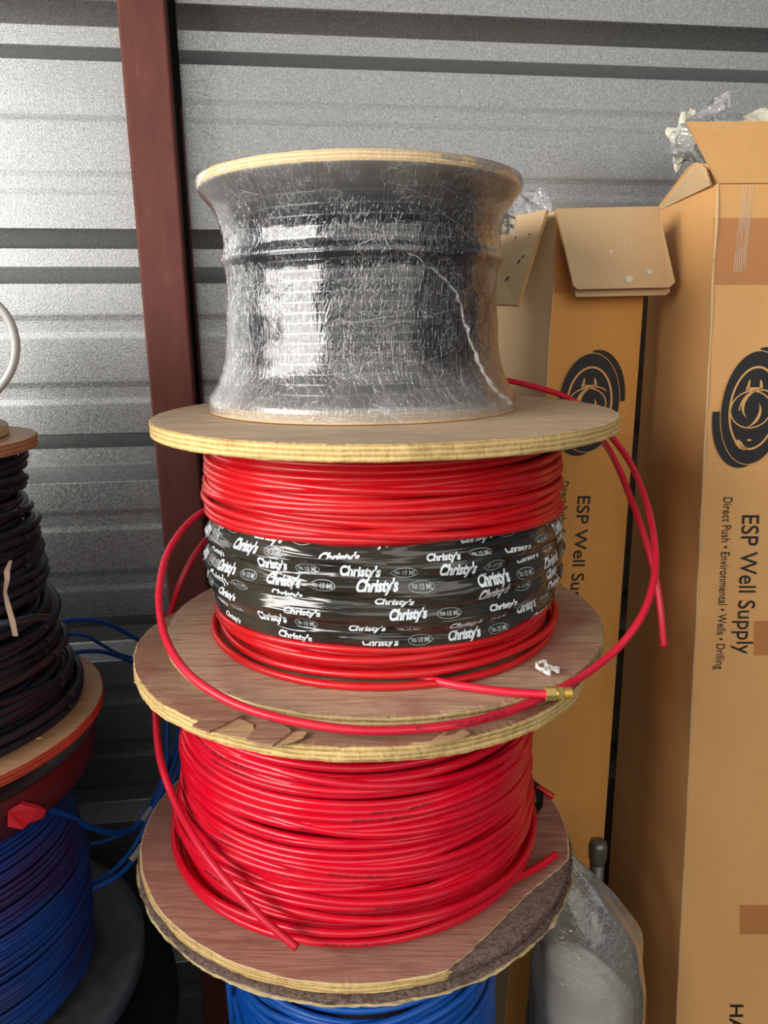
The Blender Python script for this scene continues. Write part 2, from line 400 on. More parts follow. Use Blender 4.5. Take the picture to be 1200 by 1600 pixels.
def coil_pts(c, Rf, z0, z1, r, seed=1, per=72, jz=.5, jr=.6, pitch=1.93, start=0.0):
    """continuous winding from z0 up to z1 (local coordinates)"""
    rnd = random.Random(seed); turns = int((z1-z0)/(r*pitch)); pts = []
    offs = [rnd.uniform(-1, 1) for _ in range(turns+3)]; offr = [rnd.uniform(0, 1)**2 for _ in range(turns+3)]
    ph = [rnd.uniform(0, 6.28) for _ in range(turns+3)]
    N = turns*per
    for i in range(N):
        k = i/per; a = start+2*PI*k; z = z0+r+(z1-z0-2*r)*(i/max(1, N-1))
        k0 = int(k); f = k-k0; s = f*f*(3-2*f)
        oz = offs[k0]*(1-s)+offs[k0+1]*s; orr = offr[k0]*(1-s)+offr[k0+1]*s
        w = math.sin(a+ph[k0])*(1-s)+math.sin(a+ph[k0+1])*s
        w2 = noise.noise(Vector((math.cos(a)*1.5, math.sin(a)*1.5, seed*7+k*.55)))
        R = Rf((z-z0)/(z1-z0), a)+orr*jr*r*1.6+w2*jr*r*1.4
        zz = z+(oz+.7*w)*jz*r+w2*jz*r*1.2
        zz = min(max(zz, z0+r), z1-r)
        pts.append(Vector((c[0]+math.cos(a)*R, c[1]+math.sin(a)*R, zz)))
    return pts
def loop_pts(c, R, z, dz, ph, r, z0, z1, n=90, dx=0, dy=0, sweep=1.0, a0=0.0):
    out = []
    for i in range(int(n*sweep)+1):
        a = a0+2*PI*i/n
        zz = min(max(z+math.sin(a+ph)*dz, z0+r), z1-r)
        rr = R+noise.noise(Vector((math.cos(a)*1.3+ph, math.sin(a)*1.3, ph)))*r*1.2
        out.append(Vector((c[0]+dx+math.cos(a)*rr, c[1]+dy+math.sin(a)*rr, zz)))
    return out
def winding(name, paths, r, m, parent, sides=8, label=None):
    V = []; F = []
    for p in paths: tube_geo(p, r, sides, True, V, F)
    return link(name, mesh(name, V, F), m, parent, True, label)
def bm_obj(name, bm, m, parent=None, smooth=False, label=None):
    me = bpy.data.meshes.new(name); bm.to_mesh(me); bm.free()
    return link(name, me, m, parent, smooth, label)
_tc = {}
def text_geo(s, shear=0.0, bold=0.0, font_space=1.0):
    """flat lettering: vertices in em units, cap height about .7"""
    key = (s, shear, bold, font_space)
    if key in _tc: return _tc[key]
    cu = bpy.data.curves.new('t', 'FONT'); cu.body = s; cu.size = 1.0; cu.shear = shear; cu.offset = bold
    cu.resolution_u = 4; cu.space_character = font_space; cu.fill_mode = 'FRONT'
    o = bpy.data.objects.new('t', cu); C.objects.link(o)
    dg = bpy.context.evaluated_depsgraph_get(); dg.update()
    me = bpy.data.meshes.new_from_object(o.evaluated_get(dg))
    V = [v.co.copy() for v in me.vertices]; F = [tuple(p.vertices) for p in me.polygons]
    bpy.data.objects.remove(o); bpy.data.curves.remove(cu); bpy.data.meshes.remove(me)
    x0 = min(v.x for v in V); x1 = max(v.x for v in V)
    V = [Vector((v.x-x0, v.y, 0)) for v in V]
    _tc[key] = (V, F, x1-x0); return _tc[key]
def dense(V, F, step):
    bm = bmesh.new(); vs_ = [bm.verts.new(v) for v in V]
    for f in F:
        try: bm.faces.new([vs_[i] for i in f])
        except ValueError: pass
    x = step; mx = max(v.x for v in V)
    while x < mx:
        g = bm.verts[:]+bm.edges[:]+bm.faces[:]
        bmesh.ops.bisect_plane(bm, geom=g, plane_co=(x, 0, 0), plane_no=(1, 0, 0)); x += step
    for y in (.18, .36, .54):
        g = bm.verts[:]+bm.edges[:]+bm.faces[:]
        bmesh.ops.bisect_plane(bm, geom=g, plane_co=(0, y, 0), plane_no=(0, 1, 0))
    bm.verts.index_update()
    V2 = [v.co.copy() for v in bm.verts]; F2 = [tuple(v.index for v in f.verts) for f in bm.faces]; bm.free()
    return V2, F2
def flip_to(V, F, n):
    return F

# ================================================================== SETTING
WY = math.radians(7.43)
WD = Vector((math.cos(WY), math.sin(WY), 0)); WN = Vector((-WD.y, WD.x, 0)); WDIST = 1.50
def wall_profile():
    P = []
    for k in range(-5, 7):
        b = k*.3635
        P += [(b+.189, 0), (b+.187, .0012), (b+.161, .029), (b+.158, .031), (b+.127, .031), (b+.124, .029), (b+.097, .0012), (b+.095, 0)]
        for cz in (.020, -.100):
            P += [(b+cz+.024, 0), (b+cz+.021, .0001), (b+cz+.016, .0007), (b+cz+.011, .0012), (b+cz+.006, .0013), (b+cz-.004, .0013), (b+cz-.009, .0012), (b+cz-.014, .0007), (b+cz-.019, .0001), (b+cz-.022, 0)]
    P = sorted(set(P), key=lambda q: q[0]); return [p for p in P if -H <= p[0] <= 2.0]
prof = [(-H, 0)]+wall_profile()
V = []; F = []; xs = [-3.2, -2, -1, -.5, 0, .5, 1, 2, 3.2]
for x in xs:
    for z, d in prof:
        p = WD*x + WN*(WDIST+d); V.append((p.x, p.y, z+H))
n = len(prof)
for i in range(len(xs)-1):
    for j in range(n-1): F.append((i*n+j, (i+1)*n+j, (i+1)*n+j+1, i*n+j+1))
struct(link('wall_back', mesh('wall_back', V, F), M_wall))
bm = bmesh.new(); bmesh.ops.create_grid(bm, x_segments=1, y_segments=1, size=3.4); bmesh.ops.translate(bm, verts=bm.verts, vec=(0, -1.2, 0))
struct(bm_obj('floor', bm, M_floor))
# unseen low block added on the left to shade the lower sheeting
bm = bmesh.new(); bmesh.ops.create_cube(bm, size=1)
for v in bm.verts: v.co = Vector((-1.16+v.co.x*.09, .50+v.co.y*1.68, .73+v.co.z*1.46))
struct(bm_obj('left_light_blocker', bm, mat('blocker_grey', srgb(70, 66, 62), .8)))
# steel channel standing in front of the sheeting
def channel():
    Y = 1.375
    tl, tr = at(180, 0, Y), at(259, 0, Y); bl, br = at(241, 700, Y), at(308, 700, Y)
    wd = .079; x_of = lambda z: bl.x+(tl.x-bl.x)*(z-bl.z)/(tl.z-bl.z)
    dep = .066; th = .004; rr = .006
    # section (x, y): C open to the right
    sec = []
    for k in range(5):
        a = PI+ (PI/2)*k/4; sec.append((rr+rr*math.cos(a), rr+rr*math.sin(a)))
    for k in range(5):
        a = -PI/2+(PI/2)*k/4; sec.append((wd-rr+rr*math.cos(a), rr+rr*math.sin(a)))
    sec += [(wd, .013), (wd-th, .013), (wd-th, th+.002), (th, th+.002), (th, dep-th), (wd-th, dep-th), (wd-th, dep-.013), (wd, dep-.013), (wd, dep), (0, dep)]
    V = []; m = len(sec)
    for z in (0.0, 3.0):
        for x, y in sec: V.append((x_of(z)+x, Y+y, z))
    F = [(i, (i+1) % m, m+(i+1) % m, m+i) for i in range(m)]
    F += [tuple(range(m))[::-1], tuple(range(m, 2*m))]
    return link('trim_1', mesh('channel', V, F), M_col)
struct(channel())

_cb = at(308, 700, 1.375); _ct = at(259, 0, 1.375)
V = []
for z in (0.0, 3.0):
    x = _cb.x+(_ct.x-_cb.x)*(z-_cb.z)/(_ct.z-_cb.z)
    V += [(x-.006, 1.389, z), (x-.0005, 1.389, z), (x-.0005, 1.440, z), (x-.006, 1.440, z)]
struct(link('recess_shade_strip', mesh('recess_shade', V, [(0, 1, 5, 4), (1, 2, 6, 5), (2, 3, 7, 6), (3, 0, 4, 7), (3, 2, 1, 0), (4, 5, 6, 7)]), mat('painted_recess_black', (.004, .004, .004, 1), .9, 0, .1)))  # black strip that paints in the shade inside the open channel

# ================================================================== MAIN STACK
def root_rot(tx, ty): return (math.atan(ty), -math.atan(tx), 0)

def wp(parent, pts):           # world points into the frame of a thing
    mw = Matrix.LocRotScale(parent.location, parent.rotation_euler, None).inverted()
    return [mw @ Vector(p) for p in pts]
# ---- lowest: blue cable spool with the dark torn board on top
S4 = thing('cable_spool', 'spool of blue cable at the bottom of the stack under the torn brown board', 'cable spool', (-.036, .990, 0), (0, 0, 0))
flange('spool_flange', (0, 0, .06), .27, .025, M_plyF, M_edgeD, S4, 31)
S4core = lathe([(.0, .02), (.06, .02), (.06, .60), (0, .60)], 32)
link('spool_core', mesh('core', *S4core), M_plyF, S4, True)
zb = H-.6796-.013
bl = flange('torn_top_board', (-.007, -.006, zb-.001), .3015, .006, M_fibre, M_fibre, S4, 8, .003, 'dark torn fibre board with pale underside layer')
bl.rotation_euler = root_rot(-.0221, -.0185)
# keep the tilted board in place: rotation is about the spool base, so undo its shift
R3 = Matrix.Rotation(math.atan(-.0185), 3, 'X') @ Matrix.Rotation(-math.atan(-.0221), 3, 'Y')
def tilt_about(o, pivot, tx, ty):
    o.rotation_euler = root_rot(tx, ty)
    Rm = o.rotation_euler.to_matrix(); pv = Vector(pivot); o.location = pv-Rm@pv
tilt_about(bl, (0, 0, zb), -.0221, -.0185)
pl = flange('bottom_layer', (-.007, -.007, zb-.007), .3022, .002, M_pale, M_pale, bl, 9, .003)
rb = .0050
wb = coil_pts((0, 0), lambda t, a: .176+.012*math.sin(t*PI), .062, zb-.026, rb, 4, jz=1.2, jr=.9)
ex = []
rnd = random.Random(6)
for k in range(16):
    z = rnd.uniform(.30, zb-.05)
    ex.append(loop_pts((0, 0), .189+rnd.uniform(0, .007), z, rnd.uniform(.01, .035), rnd.uniform(0, 6), rb, .06, zb-.026))
winding('blue_cable_winding', [wb]+ex, rb, M_blue, S4)
for k in range(2):
    tube('loose_cable', [at(*p) for p in catmull_px] if False else [Vector((-.19-.006*k, -.02, zb-.03)), Vector((-.198-.004*k, -.04, zb-.12)), Vector((-.196, -.05, zb-.25)), Vector((-.19, -.06, zb-.36))], rb, M_blue, S4)
q = [Vector((math.cos(a)*.197, math.sin(a)*.197, zb-.035-.05*(a-3.72))) for a in [3.72+.06*i for i in range(7)]]
tube('yellow_cable_sleeve', q, .0056, M_yel, S4, label='yellow sleeve on the blue cable')
q = [Vector((math.cos(a)*.197, math.sin(a)*.197, zb-.035-.05*(a-3.72))) for a in [4.08+.05*i for i in range(6)]]
tube('black_tape_sleeve', q, .0075, M_blk, S4, label='black tape around the blue cable')

# line along which the veneer has broken off the lower flange of the third spool
_a = onz(893, 1330, -.6796); _b = onz(712, 1506, -.6796); _c0 = Vector((-.0441, .987, 0))
_d = (_b-_a); _d.z = 0; _d.normalize(); _n = Vector((-_d.y, _d.x, 0)); _n = _n if _n.x > 0 else -_n
CUT = (_n.x, _n.y, (_a-_c0).dot(_n)-_n.z*0)
CUT = (_n.x, _n.y, (Vector((_a.x, _a.y, 0))-_c0).dot(_n))
# ---- third spool: crimson tubing between two plywood flanges
S3 = thing('tubing_spool', 'plywood spool of crimson tubing, third from the top, with a splintered front edge', 'tubing spool', (-.0441, .987, H-.6796-.0125), root_rot(-.0221, -.0185))
hF = .0125; hE = .6796-.4035+.0125
_bf = flange('bottom_flange', (0, 0, hF-.0028), .2990, .0098, M_fibre, M_edge, S3, 5, .0014, torn=CUT)
flange('torn_veneer', (0, 0, hF), .2988, .0027, M_plyF, M_pale, _bf, 5, .0012, cut=CUT, label='reddish top veneer broken away on the right')
# splintered front edge on the top flange, outer plies torn back
topE = flange('top_flange', (.006, 0, hE), .2992, .0175, M_plyE, M_edge, S3, 11, .0022)
def splinter(px, z, th, m, name, lab=None):
    P_ = [onz(x, y, z) for x, y in px]; P_ = wp(S3, P_); n_ = len(P_)
    V = P_+[p-Vector((0, 0, th)) for p in P_]
    F = [tuple(range(n_)), tuple(range(2*n_-1, n_-1, -1))]+[(i, (i+1) % n_, n_+(i+1) % n_, n_+i) for i in range(n_)]
    o = link(name, mesh(name, V, F), m, topE, False, lab); bmx = bmesh.new(); bmx.from_mesh(o.data); bmesh.ops.recalc_face_normals(bmx, faces=bmx.faces); bmx.to_mesh(o.data); bmx.free()
    o.location = -topE.location
    return o
splinter([(327, 1141), (345, 1128), (362, 1118), (378, 1124), (396, 1132), (398, 1150), (380, 1152), (350, 1148)], -.4035+.0105, .0012, M_splint, 'torn_patch', 'bare torn wood where the top ply has lifted')
splinter([(300, 1133), (318, 1122), (368, 1112), (378, 1117), (352, 1130), (327, 1143)], -.4035+.0125, .0022, M_plyE, 'lifted_ply')
splinter([(385, 1153), (398, 1140), (405, 1124), (440, 1131), (452, 1137), (455, 1143), (426, 1164), (400, 1160)], -.4035+.0112, .0028, M_plyE, 'lifted_ply')
splinter([(455, 1144), (470, 1142), (480, 1144), (474, 1152), (460, 1158), (440, 1164), (426, 1163)], -.4035+.0096, .0012, M_splint, 'torn_patch')
splinter([(642, 1160), (672, 1158), (690, 1146), (700, 1142), (694, 1150), (712, 1146), (722, 1138), (735, 1146), (722, 1152), (700, 1158), (670, 1162)], -.4035+.0075, .0012, M_splint, 'torn_patch')
link('spool_core', mesh('core3', *lathe([(0, hF), (.20, hF+.0005), (.20, hE-.0185), (0, hE-.018)], 48)), M_red2, S3, True)
rt = .0047
zb3, zt3 = hF+.0005, hE-.0185
base = coil_pts((0, 0), lambda t, a: .238-.010*t, zb3, zt3, rt, 12, jz=.9, jr=.8, pitch=1.9)
rnd = random.Random(21); ex = []
for k in range(20):
    z = zb3+rnd.uniform(.03, .25)
    ex.append(loop_pts((0, 0), .2405+rnd.uniform(0, .005)-.012*(z-zb3)/.26, z, rnd.uniform(.006, .022), rnd.uniform(0, 6.3), rt, zb3, zt3))
for k, (R, z, dz, ph, dx, dy) in enumerate([(.2500, .012, .004, 1.0, -.003, -.002), (.2520, .022, .008, 2.2, -.004, -.004), (.2470, .034, .012, 4.2, .002, -.004), (.2490, .046, .016, 3.6, -.004, 0), (.2450, .060, .012, .4, .001, -.002), (.2435, .005, .002, 0, .0, .0)]):
    ex.append(loop_pts((0, 0), R, zb3+z, dz, ph, rt, zb3, zt3, dx=dx, dy=dy))
winding('tubing_winding', [base]+ex, rt, M_red2, S3, 10)
tail = catmull([onz(x, y, z) for x, y, z in ((690, 1416, -.655), (745, 1397, -.665), (800, 1375, -.670), (845, 1352, -.672), (868, 1335, -.672))], 8)
tube('tubing_tail', wp(S3, tail), rt, M_red2, S3)
tail = catmull([at(790, 1205, 1.06), at(822, 1220, 1.055), at(842, 1231, 1.045)], 6)
tube('taped_tail', wp(S3, tail), .0056, M_blk, S3, label='black taped part of the tubing end')
tube('tubing_tail', wp(S3, catmull([at(838, 1229, 1.046), at(852, 1237, 1.04), at(865, 1245, 1.035)], 6)), rt, M_red, S3)
# a loose flap of black tape hanging under that tail
V = [onz(x, y, z) for x, y, z in ((836, 1232, -.665), (850, 1240, -.665), (848, 1262, -.668), (842, 1268, -.670), (835, 1280, -.674), (826, 1285, -.674), (829, 1262, -.672), (839, 1255, -.668))]
V = wp(S3, V); V += [v+Vector((0, .003, .001)) for v in V]
F = [tuple(range(8)), tuple(range(15, 7, -1))]+[(i, (i+1) % 8, 8+(i+1) % 8, 8+i) for i in range(8)]
link('tape_scrap', mesh('tape_scrap', V, F), M_black, S3)

def text_on_path(V, F, pts, s0, size, text, outward, r, side=0.0):
    """small lettering printed along a tube"""
    tv, tf, L = text_geo(text); tv, tf = dense(tv, tf, .6)
    acc = [0]
    for i in range(1, len(pts)): acc.append(acc[-1]+(pts[i]-pts[i-1]).length)
    base = len(V); j = 0
    for v in tv:
        s = s0+v.x*size
        j = min(max(int(np.searchsorted(acc, s))-1, 0), len(pts)-2)
        u = (s-acc[j])/max(1e-9, acc[j+1]-acc[j]); p = pts[j].lerp(pts[j+1], u)
        tdir = (pts[min(j+2, len(pts)-1)]-pts[max(j-1, 0)]).normalized()
        nrm = outward(p); nrm = (nrm-tdir*nrm.dot(tdir)).normalized(); bi = nrm.cross(tdir)
        if bi.z < 0: bi = -bi
        ang = (v.y-.35)*size/r+side
        V.append(p+nrm*math.cos(ang)*(r+.00025)+bi*math.sin(ang)*(r+.00025))
    for f in tf: F.append(tuple(base+i for i in f))
# print on the crimson turns
rnd = random.Random(5)
for k in range(26):
    pth = base if k < 12 else ex[(k*7) % len(ex)]
    if k < 12:
        turn = rnd.randrange(2, len(base)//72-2); st = turn*72+int(72*rnd.uniform(.58, .80))
    else: st = int(90*rnd.uniform(.60, .78))
    seg = pth[st:st+24]
    if len(seg) < 20: continue
    V = []; F = []
    text_on_path(V, F, seg, .001, .0042, 'DENVER USD 1-07-11-22081 520127 1', lambda p: Vector((p.x, p.y, .25*math.hypot(p.x, p.y))), rt)
    link('tube_lettering', mesh('tube_lettering', V, F), M_smear, S3)

# ---- second spool: bright red tubing with the printed black wrap round its middle
S2 = thing('tubing_spool', 'plywood spool of red tubing with printed black plastic wrapped round its middle', 'tubing spool', (0, 1.0355, H-.3855-.018), root_rot(.001, .0104))
hD = .018; hC = .3855-.0979+.018
flange('bottom_flange', (0, 0, hD), .300, .0165, M_plyD, M_edgeD, S2, 3, .0014)
flange('top_flange', (.0024, -.0046, hC), .300, .0180, M_plyC, M_edge, S2, 14, .0013)
link('spool_core', mesh('core2', *lathe([(0, hD), (.195, hD+.0005), (.195, hC-.0195), (0, hC-.019)], 48)), M_red, S2, True)
z0, z1 = hD+.0005, hC-.0185
base2 = coil_pts((0, 0), lambda t, a: .224, z0+.150, z1, rt, 33, jz=.6, jr=.8, pitch=1.9)
rnd = random.Random(9); ex2 = []
for k in range(9):
    z = rnd.uniform(z0+.18, z1-.01)
    ex2.append(loop_pts((0, 0), .230+rnd.uniform(0, .004), z, rnd.uniform(.004, .014), rnd.uniform(0, 6.3), rt, z0, z1))
for R, z, dz, ph in ((.2360, .168, .006, 2.6), (.2385, .176, .010, 4.4), (.2350, .186, .012, 1.2), (.2370, .196, .010, 3.0)):
    ex2.append(loop_pts((0, 0), R, z0+z, dz, ph, rt, z0, z1))
winding('tubing_winding', [base2]+ex2, rt, M_red, S2, 10)
base2b = coil_pts((0, 0), lambda t, a: .216, z0, z0+.075, rt, 35, jz=.8, jr=.8, pitch=1.9)
ex2b = []
for R, z, dz, ph, dx, dy in ((.2340, .0045, .001, 0, -.002, -.006), (.2300, .013, .006, 2.0, .004, -.002), (.2250, .022, .010, 4.0, -.003, 0), (.2280, .030, .014, 3.2, -.002, -.001), (.2290, .042, .014, .8, 0, -.002), (.2230, .050, .012, 5.2, 0, 0), (.2260, .056, .010, 2.9, .002, 0)):
    ex2b.append(loop_pts((0, 0), R, z0+z, dz, ph, rt, z0, z1, dx=dx, dy=dy))
winding('tubing_winding', [base2b]+ex2b, rt, M_red, S2, 10, label='lower turns of red tubing below the wrap')
# the wrap: layered, creased plastic
wz0, wz1 = z0+.045, z0+.176
def wrap_r(a, z):
    t = (z-wz0)/(wz1-wz0); t = min(max(t, 0), 1)
    r = .2270+.0150*math.sin(PI*min(1, max(0, t)))**.6
    r += .0030*math.sin(t*26+1.3*math.sin(a*2+.6)+noise.noise(Vector((math.cos(a)*1.2, math.sin(a)*1.2, 3)))*5)
    r += .0030*noise.noise(Vector((math.cos(a)*2.0, math.sin(a)*2.0, z*60)))
    r += .0012*noise.noise(Vector((math.cos(a)*6.0, math.sin(a)*6.0, z*160)))
    return r
def wrap_z(a, z):
    t = (z-wz0)/(wz1-wz0)
    side = math.sin(a)          # -1 at the front
    return z+(-.012*(side+1)*.6)+.003*math.sin(3*a+1)*(1-abs(2*t-1))
n = 300; mz = 60; V = []; F = []
for i in range(n):
    a = 2*PI*i/n
    for j in range(mz+1):
        z = wz0+(wz1-wz0)*j/mz; r = wrap_r(a, z); V.append((math.cos(a)*r, math.sin(a)*r, wrap_z(a, z)))
for i in range(n):
    for j in range(mz):
        p = i*(mz+1)+j; q = ((i+1) % n)*(mz+1)+j; F.append((p, q, q+1, p+1))
wrap = link('plastic_wrap', mesh('wrap', V, F), M_wrap, S2, True, label='glossy black plastic printed with white lettering')
def wrap_text(V, F, s, a0, z, size, shear=.28, bold=.045, squash=1.0, clip=None, slope=0.0, cw=.68):
    tv, tf, L = text_geo(s, shear, bold); tv, tf = dense(tv, tf, .14)
    b = len(V)
    if clip:
        keep = [f for f in tf if clip[0] <= sum(tv[i].y for i in f)/len(f) <= clip[1]]
    else: keep = tf
    for v in tv:
        a = a0+v.x*size*cw/.238; zz = z+v.y*size*squash+slope*v.x*size
        zc = min(max(zz, wz0), wz1); r = wrap_r(a, zc)+.0007
        V.append((math.cos(a)*r, math.sin(a)*r, wrap_z(a, zc)))
    for f in keep: F.append(tuple(b+i for i in f))
    return L*size*cw/.238
def wrap_oval(V, F, a0, z, rx, rz, n=40, th=.0006):
    b = len(V)
    for k in range(n):
        t = 2*PI*k/n
        for d in (0, th):
            a = a0+(rx-d)*math.cos(t)/.238; zz = min(max(z+(rz-d)*math.sin(t), wz0), wz1); r = wrap_r(a, zz)+.0007
            V.append((math.cos(a)*r, math.sin(a)*r, wrap_z(a, zz)))
    for k in range(n):
        p = b+2*k; q = b+2*((k+1) % n); F.append((p, q, q+1, p+1))
rnd = random.Random(17); rows = 8
for k in range(rows):
    z = wz0+.007+k*(wz1-wz0-.018)/(rows-1); a = PI*1.0+rnd.uniform(-.15, .25)
    while a < 2*PI+.25:
        sq = rnd.choice([1.0, .95, .6, 1.0, .7]); size = .0180*rnd.uniform(.92, 1.05)
        clip = rnd.choice([None, (.0, .38), (.22, 1), None]) if sq < .9 or k == 0 else None
        V = []; F = []
        wdt = wrap_text(V, F, "Christy's", a, z, size, squash=sq*.95, clip=clip, slope=rnd.uniform(-.03, .03))
        if F: link('printed_name', mesh('printed_name', V, F), M_white, wrap)
        a2 = a+wdt+.045
        full = sq > .9
        if full or rnd.random() < .4:
            V = []; F = []
            wrap_oval(V, F, a2+.060, z+.0045, .0145, .0062 if full else .0035)
            wrap_text(V, F, "10 ML", a2+.050, z+.0015, .0088, 0, .014, sq, cw=.72)
            for (xa, xb, ya, yb) in ((.0, .024, .0068, .0052), (.002, .026, .0050, .0036), (.004, .024, .0034, .0022), (.022, .030, .0068, .0022)):
                bq = len(V)
                for xx, yy, dd in ((xa, ya, 0), (xb, yb, 0), (xb, yb, .0007), (xa, ya, .0007)):
                    zz = min(max(z+yy*sq+dd, wz0), wz1); aa = a2+.012+xx; r_ = wrap_r(aa, zz)+.0008; V.append((math.cos(aa)*r_, math.sin(aa)*r_, wrap_z(aa, zz)))
                F.append((bq, bq+1, bq+2, bq+3))
            link('printed_oval', mesh('printed_oval', V, F), M_greyprint, wrap)
        a = a2+rnd.uniform(.18, .34)

# loose turn of hose swinging out right, across the front of the lower flanges and up the left side
zE = -.4035
def pE(px, py, dz=.006): return onz(px, py, zE+dz)
loop = [at(640, 600, 1.31), at(700, 588, 1.32), at(780, 593, 1.305), at(830, 603, 1.28), at(886, 621, 1.25), at(925, 648, 1.22), at(955, 682, 1.17), at(985, 724, 1.12), at(1010, 785, 1.05), at(1023, 850, .985), at(1022, 905, .94),
        at(1003, 962, .90), at(965, 1013, .87), at(915, 1053, .835), at(868, 1080, .80), at(800, 1110, .755), at(720, 1131, .722), at(640, 1140, .708), at(560, 1141, .702),
        at(480, 1131, .708), at(400, 1112, .722), at(340, 1086, .745), at(290, 1048, .785), at(260, 1000, .84), at(249, 950, .895), at(251, 905, .935), at(263, 862, .975), at(290, 822, 1.02), at(322, 797, 1.055), at(350, 790, 1.11), at(400, 790, 1.20)]
lp = catmull(loop, 9)
hoseA = tube('loose_tubing_turn', wp(S2, lp), rt, M_hose, S2, 12)
V = []; F = []
acc = 0; seg = wp(S2, catmull([at(640, 1140, .708), at(680, 1136.5, .714), at(720, 1131, .722), at(760, 1123, .736), at(800, 1110, .755)], 6))
text_on_path(V, F, seg, .006, .0052, 'POCK L DENVER USD 1-07-11-22081 520127 1', lambda p: Vector((0, -.85, .5)), rt)
link('tube_lettering', mesh('tube_lettering2', V, F), M_smear, hoseA)
ft = catmull([onz(x, y, -.3855+.0045) for x, y in ((610, 1046), (655, 1057), (700, 1068), (745, 1075), (800, 1082), (858, 1085))], 8)
fitted = tube('fitted_tubing_end', wp(S2, ft), rt, M_hose, S2, 12)
# brass compression fitting on that end
A0 = onz(852, 1084, -.381); A1 = onz(893, 1083, -.381); ax = (A1-A0).normalized(); Ltot = (A1-A0).length
def ring_body(V, F, s0, s1, r0, r1, sides, rot=0.0):
    side = ax.cross(Vector((0, 0, 1))).normalized(); up = side.cross(ax)
    b = len(V)
    for s, r in ((s0, r0), (s1, r1)):
        for k in range(sides):
            a = 2*PI*k/sides+rot; V.append(A0+ax*s*Ltot+side*math.cos(a)*r+up*math.sin(a)*r)
    for k in range(sides): F.append((b+k, b+(k+1) % sides, b+sides+(k+1) % sides, b+sides+k))
    F.append(tuple(b+k for k in range(sides))[::-1]); F.append(tuple(b+sides+k for k in range(sides)))
V = []; F = []
ring_body(V, F, 0, .38, .0078, .0078, 6, .2); ring_body(V, F, .36, .44, .0068, .0068, 20)
ring_body(V, F, .47, .66, .0076, .0076, 6, .5); ring_body(V, F, .42, .70, .0056, .0056, 20)
for k in range(6): ring_body(V, F, .70+.05*k, .725+.05*k, .0056, .0066, 20); ring_body(V, F, .725+.05*k, .75+.05*k, .0066, .0056, 20)
link('brass_fitting', mesh('brass', wp(S2, V), F), M_brass, fitted, False, 'brass compression fitting with threaded end')

# long loose length of hose hanging from behind the stack, both cut ends showing
hp = [at(1037, 1010, .98), at(1033, 960, .99), at(1024, 900, 1.01), at(1008, 842, 1.04), at(988, 785, 1.08), at(965, 728, 1.13), at(941, 688, 1.19), at(912, 665, 1.26), at(860, 680, 1.33), at(740, 720, 1.365), at(600, 750, 1.37), at(450, 780, 1.36),
      at(370, 805, 1.31), at(333, 832, 1.22), at(305, 866, 1.18), at(283, 908, 1.16), at(268, 950, 1.155), at(253, 1000, 1.14), at(243, 1060, 1.08), at(243, 1118, .99), at(250, 1185, .915), at(272, 1250, .865), at(306, 1312, .80), at(350, 1372, .752), at(405, 1430, .722), at(464, 1481, .705)]
hs = tube('hose', catmull(hp, 9), rt, M_hose, None, 12)
tag(hs, 'loose red hose hanging behind the stack, its cut end lying across the crimson tubing', 'hose')
V, F = tube_geo([at(464, 1481, .705)+(at(464, 1481, .705)-at(405, 1430, .722)).normalized()*d for d in (-.0005, .0006)], rt*.62, 12)
link('cut_end', mesh('cut_end', V, F), M_redcut, hs, False, 'dark bore of the cut end')

# small white cable-tie mount on the lower flange
def tie_mount():
    c = onz(855, 1048, -.3855+.001); e = thing('cable_tie_mount', 'small white plastic cable tie mount lying on the second spool\'s lower flange', 'clip', c, (0, 0, .50))
    bm = bmesh.new()
    def bx(x0, x1, y0, y1, z0, z1):
        r = bmesh.ops.create_cube(bm, size=1); k = .00098
        bmesh.ops.scale(bm, verts=r['verts'], vec=((x1-x0)*k, (y1-y0)*k, (z1-z0)*k)); bmesh.ops.translate(bm, verts=r['verts'], vec=((x0+x1)/2*k, (y0+y1)/2*k, (z0+z1)/2*k))
    # two saddle ends (a bar on two posts) joined by a low base with side rails
    for y in (-11, 11):
        bx(-8, 8, y-1.6, y+1.6, 6, 9); bx(-8, -5, y-1.6, y+1.6, 0, 9); bx(5, 8, y-1.6, y+1.6, 0, 9)
    bx(-8, -5.5, -11, 11, 0, 4); bx(5.5, 8, -11, 11, 0, 4); bx(-8, 8, -3, 3, 0, 5)
    o = bm_obj('mount_body', bm, M_nylon, e); md = o.modifiers.new('b', 'BEVEL'); md.width = .0004; md.segments = 2
tie_mount()

# ---- top spool: black pipe under stretch film
S1 = thing('wrapped_spool', 'small plywood spool of black pipe wrapped in clear stretch film on top of the stack', 'wrapped spool', (-.0268, 1.0746, H-.0979+.0003), root_rot(-.0017, .0067))
hB = .0135; hA = .1905+.0979
flange('bottom_flange', (0, 0, hB), .2080, .0132, M_plyA, M_plyAe, S1, 41, .0004)
flange('top_flange', (-.0002, -.001, hA), .2080, .0125, M_plyA, M_plyAe, S1, 42, .0004)
rc = .0062
cz0, cz1 = hB+.001, hA-.0135
cb = coil_pts((0, 0), lambda t, a: .1660, cz0, cz1, rc, 52, jz=.12, jr=.12, pitch=1.95)
winding('black_pipe_winding', [cb, loop_pts((0, 0), .1685, cz0+.178, .003, 1, rc, cz0, cz1)], rc, M_coil, S1, 12)
link('spool_core', mesh('core1', *lathe([(0, cz0), (.155, cz0), (.155, cz1), (0, cz1)], 48)), M_coil, S1, True)
